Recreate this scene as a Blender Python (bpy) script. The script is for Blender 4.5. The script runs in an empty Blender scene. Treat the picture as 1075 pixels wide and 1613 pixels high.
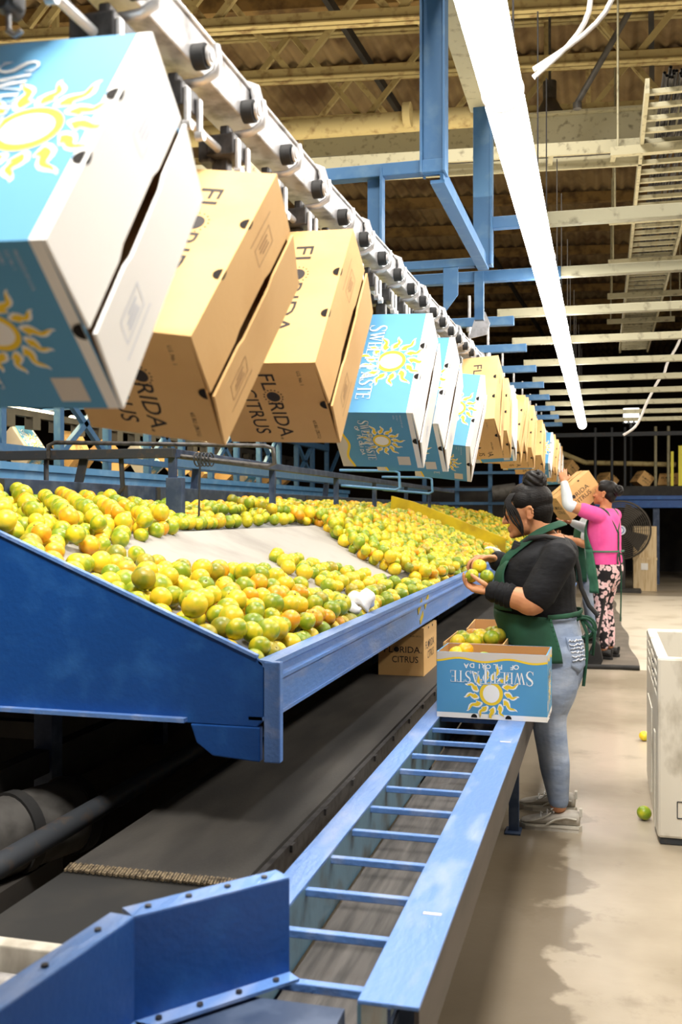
import bpy, math, random
from mathutils import Vector, Matrix, Euler, Quaternion
R = random.Random(7)
PI = math.pi
SC = bpy.context.scene
COL = SC.collection

# ------------------------------------------------------------------ camera, light, exposure
YAW = math.atan(413 / 1568.0)
cam_d = bpy.data.cameras.new('camera')
cam_d.sensor_fit = 'VERTICAL'; cam_d.sensor_height = 36.0; cam_d.sensor_width = 24.0; cam_d.lens = 35.0
cam_d.dof.use_dof = True; cam_d.dof.focus_distance = 4.3; cam_d.dof.aperture_fstop = 5.0
cam_d.clip_end = 200
cam = bpy.data.objects.new('camera', cam_d); COL.objects.link(cam)
cam.location = (0, 0, 1.42); cam.rotation_euler = (PI / 2, 0, YAW)
SC.camera = cam
SC.view_settings.view_transform = 'Standard'; SC.view_settings.look = 'None'
SC.view_settings.gamma = 1.0; SC.view_settings.exposure = 0.36
SC.view_settings.use_curve_mapping = False
W = bpy.data.worlds.new('world'); SC.world = W; W.use_nodes = True
W.node_tree.nodes['Background'].inputs[0].default_value = (1.0, 0.9, 0.80, 1)
W.node_tree.nodes['Background'].inputs[1].default_value = 0.05
TUBE = 14.0          # strength of the fluorescent lenses over the packing aisle
def area(name, loc, sx, sy, power, col=(1, .93, .82), rot=(0, 0, 0)):
    d = bpy.data.lights.new(name, 'AREA'); d.shape = 'RECTANGLE'; d.size = sx; d.size_y = sy
    d.energy = power; d.color = col
    o = bpy.data.objects.new(name, d); COL.objects.link(o); o.location = loc; o.rotation_euler = rot
    return o
area('aisle_fill', (2.3, 9.2, 3.6), .3, 13, 470)          # added fill light right of the frame, brightens floor and carton flaps
area('table_fill', (-2.6, 7.6, 4.2), .3, 11, 150)  # added fill light over the sorting table, no fixture built
area('overhead_light', (-.3, .9, 5.2), 1.0, 1.0, 340, (1, .95, .87))  # unseen top light added to brighten the upper carton faces
area('overhead_light', (-.6, 5.6, 5.1), .8, .8, 120, (1, .95, .87))         # second added overhead fill light, farther along the cartons
area('far_line_lamp_row', (-5.2, 9.0, 2.75), .2, 12, 190, (1, .80, .42))
area('truss_fill', (-2, 7.0, 2.9), 8, 5, 175, (1, .84, .58), (PI, 0, 0))  # added upward fill light that brightens trusses and roof, no fixture
area('far_hall_fill', (1.2, 15.5, 4.6), 5, 2, 150, (1, .9, .75))  # fill light added to lift the dark far end

# ------------------------------------------------------------------ helpers
ORG = {}
def V(*a): return Vector(a[0] if len(a) == 1 else a)
class MB:
    def __init__(s): s.v = []; s.f = []; s.m = []; s.s = []
    def add(s, vs, fs, mat=0, smooth=False):
        o = len(s.v); s.v += [tuple(p) for p in vs]
        for f in fs: s.f.append([i + o for i in f]); s.m.append(mat); s.s.append(smooth)
        return s
    def box(s, c, size, rot=None, mat=0):
        x, y, z = [q / 2 for q in size]; c = V(c)
        vs = [V(a, b, d) for a in (-x, x) for b in (-y, y) for d in (-z, z)]
        if rot is not None: vs = [rot @ p for p in vs]
        return s.add([p + c for p in vs], [(0, 1, 3, 2), (4, 6, 7, 5), (0, 4, 5, 1), (2, 3, 7, 6), (0, 2, 6, 4), (1, 5, 7, 3)], mat)
    def bb(s, a, b, mat=0):
        return s.box([(p + q) / 2 for p, q in zip(a, b)], [abs(q - p) for p, q in zip(a, b)], None, mat)
    def bar(s, p, q, w, h, up=(0, 0, 1), mat=0):
        p = V(p); q = V(q); t = (q - p); L = t.length; t.normalize(); up = V(up)
        a = t.cross(up)
        if a.length < 1e-4: a = t.cross(V(0, 1, 0))
        a.normalize(); b = a.cross(t)
        rot = Matrix((a, t, b)).transposed()
        return s.box((p + q) / 2, (w, L, h), rot, mat)
    def tube(s, pts, r, n=10, mat=0, caps=True, flat=1.0, up=None):
        pts = [V(p) for p in pts]; m = len(pts)
        rs = r if isinstance(r, (list, tuple)) else [r] * m
        prev = None; rings = []
        for i, p in enumerate(pts):
            t = (pts[min(i + 1, m - 1)] - pts[max(i - 1, 0)])
            t = t.normalized() if t.length > 1e-9 else V(0, 0, 1)
            if prev is None:
                a = V(up) if up else (V(0, 0, 1) if abs(t.z) < .9 else V(1, 0, 0))
            else: a = prev
            a = (a - t * a.dot(t))
            if a.length < 1e-6: a = t.orthogonal()
            a.normalize(); b = t.cross(a); prev = a
            rings.append([p + (a * math.cos(k * 2 * PI / n) * rs[i] + b * math.sin(k * 2 * PI / n) * rs[i] * flat) for k in range(n)])
        vs = [q for g in rings for q in g]; fs = []
        for i in range(m - 1):
            for k in range(n):
                fs.append((i * n + k, i * n + (k + 1) % n, (i + 1) * n + (k + 1) % n, (i + 1) * n + k))
        s.add(vs, fs, mat, True)
        if caps:
            s.add(rings[0], [tuple(range(n - 1, -1, -1))], mat); s.add(rings[-1], [tuple(range(n))], mat)
        return s
    def cyl(s, p, q, r, n=16, mat=0): return s.tube([p, q], r, n, mat)
    def prism(s, base, ext, mat=0):
        e = V(ext); n = len(base); b = [V(p) for p in base]
        vs = b + [p + e for p in b]
        nrm = sum(((b[i] - b[0]).cross(b[(i + 1) % n] - b[0]) for i in range(1, n)), V(0, 0, 0))
        if nrm.dot(e) < 0:
            fs = [tuple(range(n)), tuple(range(2 * n - 1, n - 1, -1))] + [(i, i + n, (i + 1) % n + n, (i + 1) % n) for i in range(n)]
        else:
            fs = [tuple(range(n - 1, -1, -1)), tuple(range(n, 2 * n))] + [(i, (i + 1) % n, (i + 1) % n + n, i + n) for i in range(n)]
        return s.add(vs, fs, mat)
    def ell(s, c, r, rot=None, nu=20, nv=12, mat=0):
        c = V(c); r = (r, r, r) if isinstance(r, (int, float)) else r
        vs = [V(0, 0, r[2])]
        for j in range(1, nv):
            a = PI * j / nv
            for i in range(nu):
                b = 2 * PI * i / nu
                vs.append(V(r[0] * math.sin(a) * math.cos(b), r[1] * math.sin(a) * math.sin(b), r[2] * math.cos(a)))
        vs.append(V(0, 0, -r[2]))
        if rot is not None: vs = [rot @ p for p in vs]
        fs = [(0, 1 + i, 1 + (i + 1) % nu) for i in range(nu)]
        for j in range(nv - 2):
            for i in range(nu):
                a = 1 + j * nu
                fs.append((a + i, a + nu + i, a + nu + (i + 1) % nu, a + (i + 1) % nu))
        e = len(vs) - 1; a = 1 + (nv - 2) * nu
        fs += [(a + i, e, a + (i + 1) % nu) for i in range(nu)]
        return s.add([p + c for p in vs], fs, mat, True)
    def torus(s, c, RR, r, axis=(0, 0, 1), n=28, m=8, mat=0, sy=1.0):
        q = V(0, 0, 1).rotation_difference(V(axis)); c = V(c); vs = []; fs = []
        for i in range(n):
            a = 2 * PI * i / n
            for j in range(m):
                b = 2 * PI * j / m
                vs.append(c + q @ V((RR + r * math.cos(b)) * math.cos(a), (RR + r * math.cos(b)) * math.sin(a) * sy, r * math.sin(b)))
                fs.append((i * m + j, ((i + 1) % n) * m + j, ((i + 1) % n) * m + (j + 1) % m, i * m + (j + 1) % m))
        return s.add(vs, fs, mat, True)
    def lathe(s, prof, o, axis=(0, 0, 1), n=24, mat=0, smooth=True):
        q = V(0, 0, 1).rotation_difference(V(axis)); o = V(o); vs = []; fs = []
        for r, z in prof:
            for i in range(n):
                a = 2 * PI * i / n; vs.append(o + q @ V(r * math.cos(a), r * math.sin(a), z))
        for j in range(len(prof) - 1):
            for i in range(n): fs.append((j * n + i, j * n + (i + 1) % n, (j + 1) * n + (i + 1) % n, (j + 1) * n + i))
        return s.add(vs, fs, mat, smooth)
    def mesh(s, name, mats, off=None):
        me = bpy.data.meshes.new(name)
        vs = s.v if off is None else [(p[0] - off[0], p[1] - off[1], p[2] - off[2]) for p in s.v]
        me.from_pydata(vs, [], s.f)
        for m in (mats if isinstance(mats, (list, tuple)) else [mats]): me.materials.append(m)
        me.polygons.foreach_set('material_index', s.m); me.polygons.foreach_set('use_smooth', s.s)
        me.update(); return me
    def build(s, name, mats, parent=None, bevel=0, loc=None, kind=None):
        """vertices are in world space for things placed by thing(); in the thing's own space for prototypes"""
        off = ORG.get(parent.name) if parent is not None else loc
        o = bpy.data.objects.new(name, s.mesh(name, mats, off)); COL.objects.link(o)
        if parent is not None: o.parent = parent
        elif loc is not None: o.location = loc
        if bevel:
            b = o.modifiers.new('bevel', 'BEVEL'); b.width = bevel; b.segments = 2; b.limit_method = 'ANGLE'
        if kind: o['kind'] = kind
        if parent is not None and name_sub.get(parent.name): pass
        return o
name_sub = {}
def sub(mb, name, mats, part, bevel=0):
    """a sub-part of a part: same space as the part's own mesh"""
    off = None; p = part
    while p is not None:
        if p.name in ORG: off = ORG[p.name]; break
        p = p.parent
    o = bpy.data.objects.new(name, mb.mesh(name, mats, off)); COL.objects.link(o); o.parent = part
    if bevel:
        b = o.modifiers.new('bevel', 'BEVEL'); b.width = bevel; b.segments = 2; b.limit_method = 'ANGLE'
    return o
def tag(o, label, cat, group=None, kind=None):
    o['label'] = label; o['category'] = cat
    if group: o['group'] = group
    if kind: o['kind'] = kind
    return o
def thing(name, label, cat, loc=(0, 0, 0), group=None, world=True):
    o = bpy.data.objects.new(name, None); COL.objects.link(o); o.empty_display_size = .1
    if world: o.location = loc; ORG[o.name] = tuple(loc)
    return tag(o, label, cat, group)
def copy_tree(o, parent=None):
    c = o.copy(); COL.objects.link(c)
    if parent is not None: c.parent = parent
    for ch in list(o.children): copy_tree(ch, c)
    return c

def crv(pts, rs, n=6):
    """smooth path through points with radii"""
    P = [V(p) for p in pts]; out = []; ro = []
    for i in range(len(P) - 1):
        p0 = P[max(i - 1, 0)]; p1 = P[i]; p2 = P[i + 1]; p3 = P[min(i + 2, len(P) - 1)]
        for k in range(n):
            t = k / n; out.append(.5 * ((2 * p1) + (p2 - p0) * t + (2 * p0 - 5 * p1 + 4 * p2 - p3) * t * t + (3 * p1 - p0 - 3 * p2 + p3) * t ** 3)); ro.append(rs[i] + (rs[i + 1] - rs[i]) * (t * t * (3 - 2 * t)))
    out.append(P[-1]); ro.append(rs[-1]); return out, ro

# ------------------------------------------------------------------ materials
def srgb(r, g, b):
    f = lambda c: (c / 255 / 12.92) if c / 255 <= .04045 else ((c / 255 + .055) / 1.055) ** 2.4
    return (f(r), f(g), f(b), 1)
def pm(name, col, rough=.5, metal=0.0, col2=None, nscale=8, lo=.45, hi=.65, bump=0, bscale=40, stretch=None, spec=.5, r2=None, detail=5, coat=0, emit=0):
    m = bpy.data.materials.new(name); m.use_nodes = True; nt = m.node_tree; b = nt.nodes['Principled BSDF']
    b.inputs['Base Color'].default_value = col; b.inputs['Roughness'].default_value = rough
    b.inputs['Metallic'].default_value = metal; b.inputs['Specular IOR Level'].default_value = spec
    if coat: b.inputs['Coat Weight'].default_value = coat; b.inputs['Coat Roughness'].default_value = .15
    if emit: b.inputs['Emission Color'].default_value = col; b.inputs['Emission Strength'].default_value = emit
    tc = nt.nodes.new('ShaderNodeTexCoord'); src = tc.outputs['Object']
    if stretch:
        mp = nt.nodes.new('ShaderNodeMapping'); mp.inputs['Scale'].default_value = stretch
        nt.links.new(src, mp.inputs[0]); src = mp.outputs[0]
    if col2 is not None:
        n = nt.nodes.new('ShaderNodeTexNoise'); n.inputs['Scale'].default_value = nscale; n.inputs['Detail'].default_value = detail
        nt.links.new(src, n.inputs['Vector'])
        r = nt.nodes.new('ShaderNodeMapRange'); r.inputs[1].default_value = lo; r.inputs[2].default_value = hi
        nt.links.new(n.outputs[0], r.inputs[0])
        x = nt.nodes.new('ShaderNodeMix'); x.data_type = 'RGBA'
        x.inputs['A'].default_value = col; x.inputs['B'].default_value = col2
        nt.links.new(r.outputs[0], x.inputs['Factor']); nt.links.new(x.outputs['Result'], b.inputs['Base Color'])
        if r2 is not None:
            q = nt.nodes.new('ShaderNodeMapRange'); q.inputs[3].default_value = rough; q.inputs[4].default_value = r2
            nt.links.new(r.outputs[0], q.inputs[0]); nt.links.new(q.outputs[0], b.inputs['Roughness'])
    if bump:
        n2 = nt.nodes.new('ShaderNodeTexNoise'); n2.inputs['Scale'].default_value = bscale; n2.inputs['Detail'].default_value = 3
        nt.links.new(src, n2.inputs['Vector'])
        bp = nt.nodes.new('ShaderNodeBump'); bp.inputs['Strength'].default_value = bump; bp.inputs['Distance'].default_value = .01
        nt.links.new(n2.outputs[0], bp.inputs['Height']); nt.links.new(bp.outputs[0], b.inputs['Normal'])
    return m
def emission(name, col, k):
    m = bpy.data.materials.new(name); m.use_nodes = True; b = m.node_tree.nodes['Principled BSDF']
    b.inputs['Base Color'].default_value = (.9, .9, .9, 1)
    b.inputs['Emission Color'].default_value = col; b.inputs['Emission Strength'].default_value = k
    return m
M = {}
M['blue'] = pm('blue_paint', srgb(18, 76, 150), .42, 0, srgb(40, 100, 172), 9, .5, .8, .12, 60, r2=.5)
M['blue_worn'] = pm('worn_blue_paint', srgb(98, 138, 202), .32, 0, srgb(140, 160, 202), 16, .5, .72, .25, 70, stretch=(1, .3, 1), r2=.55)
M['blue_steel'] = pm('dusty_blue_paint', srgb(56, 98, 138), .6, 0, srgb(80, 114, 144), 14, .5, .75)
M['blue_pale'] = pm('pale_blue_paint', srgb(86, 140, 186), .5, 0, srgb(110, 155, 195), 6)
M['navy'] = pm('dark_blue_paint', srgb(44, 62, 92), .6, 0, srgb(70, 85, 112), 12)
M['tile_blue'] = pm('blue_side_liner', srgb(96, 130, 150), .35, 0, srgb(70, 66, 48), 7, .5, .72, .1, 30)
M['cream'] = pm('cream_steel_paint', srgb(176, 160, 112), .7, 0, srgb(120, 96, 58), 12, .52, .75)
M['cream_beam'] = pm('dusty_cream_paint', srgb(150, 145, 120), .75, 0, srgb(104, 98, 78), 18, .55, .72)
M['purlin'] = pm('roof_purlin_paint', srgb(140, 112, 66), .8, 0, srgb(92, 70, 40), 6)
M['roof'] = pm('corrugated_roof_sheet', srgb(150, 128, 92), .8, 0, srgb(92, 68, 42), 1.5, .4, .65)
M['steel'] = pm('galvanised_steel', srgb(206, 204, 204), .34, .45, srgb(150, 146, 144), 22, .45, .7, r2=.5)
M['steel_dark'] = pm('greasy_steel', srgb(92, 90, 90), .45, .6, srgb(62, 60, 60), 30)
M['iron'] = pm('dark_iron', srgb(62, 66, 72), .6, .4, srgb(90, 78, 68), 20, .55, .75)
M['black'] = pm('black_rubber', srgb(30, 30, 31), .7, 0, srgb(46, 45, 44), 8)
M['belt'] = pm('grey_conveyor_belt', srgb(56, 54, 52), .6, 0, srgb(76, 73, 69), 5, .4, .7, .08, 120, stretch=(1.6, .4, 1))
M['belt_new'] = pm('black_conveyor_belt', srgb(26, 26, 25), .7, 0, srgb(40, 38, 34), 6)
M['belt_case'] = pm('streaked_box_conveyor_belt', srgb(86, 82, 80), .6, 0, srgb(54, 52, 51), 14, .4, .65, .1, 80, stretch=(4, .25, 1))
M['lacing'] = pm('belt_lacing', srgb(150, 134, 108), .6, .3, srgb(70, 60, 48), 60)
M['canvas'] = pm('white_canvas', srgb(166, 162, 156), .85, 0, srgb(150, 146, 140), 3, bump=.15, bscale=8)
M['deckgrey'] = pm('grey_deck', srgb(112, 114, 116), .6, 0, srgb(76, 76, 76), 9)
M['yellow'] = pm('yellow_paint', srgb(212, 186, 8), .5, 0, srgb(176, 148, 10), 4)
M['yellow_strip'] = pm('yellow_vinyl', srgb(228, 218, 30), .4)
M['white_plastic'] = pm('scuffed_white_plastic', srgb(214, 208, 194), .5, 0, srgb(150, 140, 122), 10, .55, .78, .08, 30, stretch=(1, 1, .5))
M['white'] = pm('white_paint', srgb(226, 224, 220), .5)
M['cord'] = pm('white_cable', srgb(206, 202, 196), .45)
M['tan'] = pm('kraft_cardboard', srgb(224, 180, 118), .75, 0, srgb(216, 170, 108), 5, bump=.04, bscale=90)
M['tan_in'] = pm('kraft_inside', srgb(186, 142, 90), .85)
M['kraft_edge'] = pm('kraft_edge', srgb(150, 108, 66), .9)
M['ink'] = pm('dark_brown_ink', srgb(44, 36, 34), .7)
M['ink_soft'] = pm('faded_ink', srgb(172, 132, 88), .8)
M['box_blue'] = pm('printed_blue_board', srgb(84, 154, 200), .6, 0, srgb(90, 159, 204), 4)
M['box_white'] = pm('coated_white_board', srgb(246, 244, 241), .6)
M['box_cream'] = pm('coated_cream_board', srgb(214, 206, 196), .6)
M['box_yellow'] = pm('printed_yellow', srgb(246, 208, 44), .6)
M['box_mark'] = pm('printed_pale_blue', srgb(206, 212, 226), .6)
M['hole'] = pm('hand_hole', srgb(22, 15, 11), .95)
M['lens'] = emission('fluorescent_lens', (1, .985, .95, 1), TUBE)
M['lens_far'] = emission('far_fluorescent_lens', (1, .86, .55, 1), 9)
M['glow'] = emission('lit_panel', (1, .93, .8, 1), 6)
M['skin'] = pm('skin', srgb(206, 146, 104), .5, 0, srgb(192, 126, 88), 14, .45, .7, spec=.4)
M['skin2'] = pm('skin_tan', srgb(198, 138, 98), .5, 0, srgb(188, 122, 86), 14, spec=.4)
M['lips'] = pm('lips', srgb(150, 84, 70), .45)
M['hair'] = pm('black_hair', srgb(14, 11, 11), .5, 0, srgb(26, 20, 18), 30, .45, .65, .3, 60, stretch=(1, 1, 5), spec=.25)
M['shirt'] = pm('black_shirt', srgb(20, 21, 25), .75, 0, srgb(27, 28, 32), 12, bump=.7, bscale=9, stretch=(1, 1, 2.6), spec=.25)
M['pink'] = pm('pink_shirt', srgb(240, 88, 164), .75, 0, srgb(226, 70, 148), 6, bump=.4, bscale=10)
M['green'] = pm('green_apron_cloth', srgb(24, 70, 50), .8, 0, srgb(30, 82, 60), 8, bump=.3, bscale=10)
M['green2'] = pm('washed_green_apron_cloth', srgb(62, 118, 92), .8, 0, srgb(50, 104, 80), 8, bump=.3, bscale=10)
M['jeans'] = pm('light_blue_denim', srgb(134, 150, 178), .85, 0, srgb(176, 186, 204), 5, .4, .7, .8, 9, stretch=(1, 1, 2))
M['denim_pale'] = pm('frayed_denim', srgb(214, 218, 226), .9, 0, srgb(160, 172, 192), 50)
M['grey_shoe'] = pm('pale_grey_leather', srgb(198, 192, 182), .6, 0, srgb(172, 164, 152), 18)
M['sole'] = pm('shoe_sole', srgb(206, 200, 188), .7)
M['eye'] = pm('eye_white', srgb(230, 224, 216), .3)
M['eye_dark'] = pm('eye_dark', srgb(28, 18, 14), .3)
M['sleeve'] = pm('white_sleeve', srgb(214, 222, 232), .8, bump=.2, bscale=20)
M['wood'] = pm('plywood', srgb(206, 184, 146), .7, 0, srgb(182, 154, 112), 6, stretch=(6, 6, .6))
M['fanmesh'] = pm('dusty_fan_wire', srgb(70, 64, 58), .6, .3)
M['fanblade'] = pm('fan_blade', srgb(84, 80, 76), .5, .3)
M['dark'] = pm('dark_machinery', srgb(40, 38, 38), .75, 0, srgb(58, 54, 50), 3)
M['darkwall'] = pm('brown_dark_wall', srgb(62, 50, 40), .9, 0, srgb(38, 32, 28), .7)
M['rail_side'] = pm('grimy_rail_side', srgb(70, 62, 58), .55, 0, srgb(50, 45, 42), 14, stretch=(1, .2, 1))
M['motor'] = pm('grey_motor_paint', srgb(84, 82, 80), .5, 0, srgb(62, 60, 58), 12)
M['foil'] = pm('clear_white_plastic', srgb(236, 236, 238), .35, 0, srgb(216, 216, 222), 20, bump=.5, bscale=30)
M['mat'] = pm('rubber_floor_mat', srgb(98, 90, 80), .8, 0, srgb(120, 110, 98), 4, bump=.2, bscale=60)

def leggings():
    m = pm('floral_leggings', srgb(26, 22, 26), .8)
    nt = m.node_tree; b = nt.nodes['Principled BSDF']; tc = nt.nodes.new('ShaderNodeTexCoord')
    v = nt.nodes.new('ShaderNodeTexVoronoi'); v.inputs['Scale'].default_value = 23
    nt.links.new(tc.outputs['Object'], v.inputs['Vector'])
    cr = nt.nodes.new('ShaderNodeValToRGB'); e = cr.color_ramp.elements
    e[0].position = 0; e[0].color = srgb(196, 120, 140); e[1].position = .2; e[1].color = srgb(232, 188, 192)
    for p, c in ((.52, srgb(236, 204, 206)), (.58, srgb(60, 40, 48)), (.64, srgb(22, 18, 24))):
        k = e.new(p); k.color = c
    nt.links.new(v.outputs['Distance'], cr.inputs[0]); nt.links.new(cr.outputs[0], b.inputs['Base Color'])
    return m
M['leggings'] = leggings()
def concrete():
    m = pm('worn_concrete', srgb(172, 160, 142), .3, 0, srgb(136, 124, 104), .9, .42, .62, .05, 30, r2=.42)
    nt = m.node_tree; b = nt.nodes['Principled BSDF']
    src = b.inputs['Base Color'].links[0].from_socket
    tc = nt.nodes.new('ShaderNodeTexCoord')
    n = nt.nodes.new('ShaderNodeTexNoise'); n.inputs['Scale'].default_value = 2.6; n.inputs['Detail'].default_value = 8; n.inputs['Roughness'].default_value = .7
    nt.links.new(tc.outputs['Object'], n.inputs['Vector'])
    r = nt.nodes.new('ShaderNodeMapRange'); r.inputs[1].default_value = .58; r.inputs[2].default_value = .72; r.inputs[4].default_value = .55
    nt.links.new(n.outputs[0], r.inputs[0])
    x = nt.nodes.new('ShaderNodeMix'); x.data_type = 'RGBA'; x.inputs['B'].default_value = srgb(104, 92, 74)
    nt.links.new(src, x.inputs['A']); nt.links.new(r.outputs[0], x.inputs['Factor'])
    # old wet stains in the strip beside the box conveyor
    sx = nt.nodes.new('ShaderNodeSeparateXYZ'); nt.links.new(tc.outputs['Object'], sx.inputs[0])
    n3 = nt.nodes.new('ShaderNodeTexNoise'); n3.inputs['Scale'].default_value = 5; n3.inputs['Detail'].default_value = 6
    nt.links.new(tc.outputs['Object'], n3.inputs['Vector'])
    mm = nt.nodes.new('ShaderNodeMath'); mm.operation = 'MULTIPLY_ADD'; mm.inputs[1].default_value = .6
    nt.links.new(n3.outputs[0], mm.inputs[0]); nt.links.new(sx.outputs['X'], mm.inputs[2])
    q = nt.nodes.new('ShaderNodeMapRange'); q.inputs[1].default_value = .155; q.inputs[2].default_value = .20; q.inputs[3].default_value = .62; q.inputs[4].default_value = 0
    nt.links.new(mm.outputs[0], q.inputs[0])
    qy = nt.nodes.new('ShaderNodeMapRange'); qy.inputs[1].default_value = 4.2; qy.inputs[2].default_value = 5.2; qy.inputs[3].default_value = 1; qy.inputs[4].default_value = .15
    nt.links.new(sx.outputs['Y'], qy.inputs[0]); qm = nt.nodes.new('ShaderNodeMath'); qm.operation = 'MULTIPLY'
    nt.links.new(q.outputs[0], qm.inputs[0]); nt.links.new(qy.outputs[0], qm.inputs[1])
    y = nt.nodes.new('ShaderNodeMix'); y.data_type = 'RGBA'; y.inputs['B'].default_value = srgb(82, 68, 48)
    nt.links.new(x.outputs['Result'], y.inputs['A']); nt.links.new(qm.outputs[0], y.inputs['Factor']); nt.links.new(y.outputs['Result'], b.inputs['Base Color'])
    return m
M['concrete'] = concrete()
M['concrete_pale'] = pm('painted_pale_concrete', srgb(206, 196, 178), .45, 0, srgb(178, 166, 146), 2, .5, .7)
def citrus(name, a, c, lo, hi):
    return [pm(name, srgb(*a), .33, 0, srgb(*c), k, lo, hi, .1, b, spec=.5, detail=2) for k, b in ((17, 260), (.75, 12))]
CIT2 = [citrus('citrus_peel_yellow_green', (214, 200, 40), (138, 160, 34), .42, .60),
        citrus('citrus_peel_green', (126, 152, 34), (196, 192, 44), .46, .66),
        citrus('citrus_peel_yellow', (236, 202, 46), (190, 188, 44), .48, .68),
        citrus('citrus_peel_orange', (236, 160, 34), (220, 192, 44), .46, .66),
        citrus('citrus_peel_olive', (178, 160, 44), (128, 136, 38), .44, .62)]
CIT = [c[0] for c in CIT2]; CITU = [c[1] for c in CIT2]
M['stem'] = pm('stem_scar', srgb(104, 96, 44), .8)

# ------------------------------------------------------------------ the hall
def struct(name, mb, m, **k):
    o = mb.build(name, m, **k); o['kind'] = 'structure'; return o
f = MB(); f.bb((-16, -4, -.2), (7, 32, 0)); struct('floor', f, M['concrete'])
f = MB(); f.bb((.13, 9.3, 0), (1.9, 17.6, .004)); struct('trim_1', f, M['concrete_pale'])
f = MB(); f.bb((-16, 31.6, 0), (7, 31.8, 6.3)); struct('wall_back', f, M['darkwall'])
f = MB(); f.bb((-15.2, -4, 0), (-15, 31.6, 6.3)); struct('wall_left', f, M['darkwall'])
f = MB(); f.bb((6.6, -4, 0), (6.8, 31.6, 6.3)); struct('wall_right', f, M['darkwall'])
f = MB(); n = 720; vs = []; fs = []
for i in range(n + 1):
    x = -15 + i * 21.6 / n; z = 6.25 + .032 * math.cos(2 * PI * x / .18)
    vs += [(x, -4, z), (x, 31.6, z)]
for i in range(n): fs.append((2 * i, 2 * i + 1, 2 * i + 3, 2 * i + 2))
f.add(vs, fs, 0, True); struct('ceiling', f, M['roof'])

PHI = math.radians(8)
def along(y0, x): return (x * math.cos(PHI), y0 + (x + .6) * math.sin(PHI))
# roof trusses: double angle chords and crossing webs
ORD = ['first', 'second', 'third', 'fourth', 'fifth', 'sixth', 'seventh', 'eighth', 'ninth', 'tenth', 'eleventh', 'twelfth', 'thirteenth', 'fourteenth', 'fifteenth', 'sixteenth', 'seventeenth', 'eighteenth', 'nineteenth', 'twentieth', 'twenty-first', 'twenty-second', 'twenty-third', 'twenty-fourth']
for k, y0 in enumerate((5.6, 6.6, 7.6, 8.55, 9.6, 10.6)):
    t = thing('roof_truss', 'cream steel roof truss, %s from the camera under the corrugated roof' % ORD[k], 'roof truss', (0, y0, 5.2), 'roof trusses')
    zb = 5.2; zt = 6.08; x0, x1 = -9.5, 5.0
    for nm, z in (('bottom_chord', zb), ('top_chord', zt)):
        m = MB()
        for d in (-.035, .035):
            a = along(y0 + d, x0); b = along(y0 + d, x1)
            m.bar((*a, z - .025), (*b, z - .025), .05, .012); m.bar((*a, z + .02), (*b, z + .02), .012, .08)
        m.build(nm, M['cream'], t)
    x = x0 + .37 * k; up = True
    while x < x1 - .8:
        m = MB(); a = along(y0, x); b = along(y0, x + .72)
        m.bar((*a, zb if up else zt), (*b, zt if up else zb), .045, .05); m.build('web', M['cream'], t)
        x += .72; up = not up
    for q in range(3):
        m = MB(); a = along(y0, x0 + 3.6 + q * 3.9 + .37 * k); m.bar((*a, zb), (*a, zt), .05, .05, (0, 1, 0)); m.build('upright', M['cream'], t)
# purlins under the sheet
for k in range(15):
    y0 = 6.0 + k * 1.55; m = MB(); a = along(y0, -10); b = along(y0, 5.4)
    m.bar((*a, 6.13), (*b, 6.13), .09, .15)
    o = m.build('roof_purlin', M['purlin'], loc=(0, y0, 6.1)); tag(o, 'brown roof purlin, %s from the camera above the trusses' % ORD[k], 'purlin', 'roof purlins', 'structure')
for k, x in enumerate((-2.35, .35, 2.4)):
    m = MB(); m.bar((x, 8, 5.9), (x + .9, 26, 5.9), .05, .09)
    o = m.build('roof_tie', M['dark'], loc=(x, 8, 5.9)); tag(o, 'dark roof tie running away under the purlins, %s from the hall side' % ORD[k], 'roof tie', 'roof ties', 'structure')
# big cream girder and pipe across
m = MB()
for z, h in ((4.48, .02), (4.82, .02)): m.bar((-2.6, 8.55, z), (.95, 8.82, z), .14, h)
m.bar((-2.6, 8.55, 4.65), (.95, 8.82, 4.65), .016, .34)
tag(m.build('girder', M['cream_beam'], loc=(-1, 8.6, 4.65)), 'deep cream steel girder crossing under the roof behind the lamp row', 'girder', kind='structure')
m = MB(); m.cyl((-9, 7.75, 4.72), (-.62, 8.35, 4.72), .085, 20)
for x in (-6.5, -4, -1.6): m.cyl((x, 8.28 + x * .072 - .03, 4.72), (x + .06, 8.28 + x * .072 - .03, 4.72), .1, 20)
tag(m.build('duct_pipe', M['cream'], loc=(-4, 8, 4.72)), 'thick stained cream pipe crossing the ceiling behind the blue column', 'pipe')
# cable ladders
def ladder(name, label, p, q, wd, n, parent_loc, cables=0):
    t = thing(name, label, 'cable ladder', parent_loc); p = V(p); q = V(q); d = (q - p); L = d.length; d.normalize(); s = V(-d.y, d.x, 0) * wd / 2
    for sg in (-1, 1):
        m = MB(); m.bar(p + s * sg, q + s * sg, .025, .09); m.build('side_rail', M['cream_beam'], t)
    for i in range(n):
        m = MB(); c = p + d * (L * (i + .5) / n); m.bar(c - s, c + s, .035, .03); m.build('rung', M['cream_beam'], t)
    if cables:
        m = MB(); rr = random.Random(3)
        for i in range(cables):
            o = rr.uniform(-.9, .9); z = rr.uniform(.03, .09); pts = []
            for j in range(14):
                o = max(-.92, min(.92, o + rr.uniform(-.12, .12))); pts.append(p + d * L * j / 13 + s * o + V(0, 0, z + rr.uniform(-.01, .02)))
            m.tube(pts, .011, 5, 0, False)
        m.build('cable_bundle', M['dark'], t, kind='stuff')
    return t
ladder('cable_ladder', 'long cream cable ladder packed with wires running away high over the aisle', (.47, 6.3, 4.0), (.47, 16.5, 4.0), .42, 48, (.47, 7, 4), 26)
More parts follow.
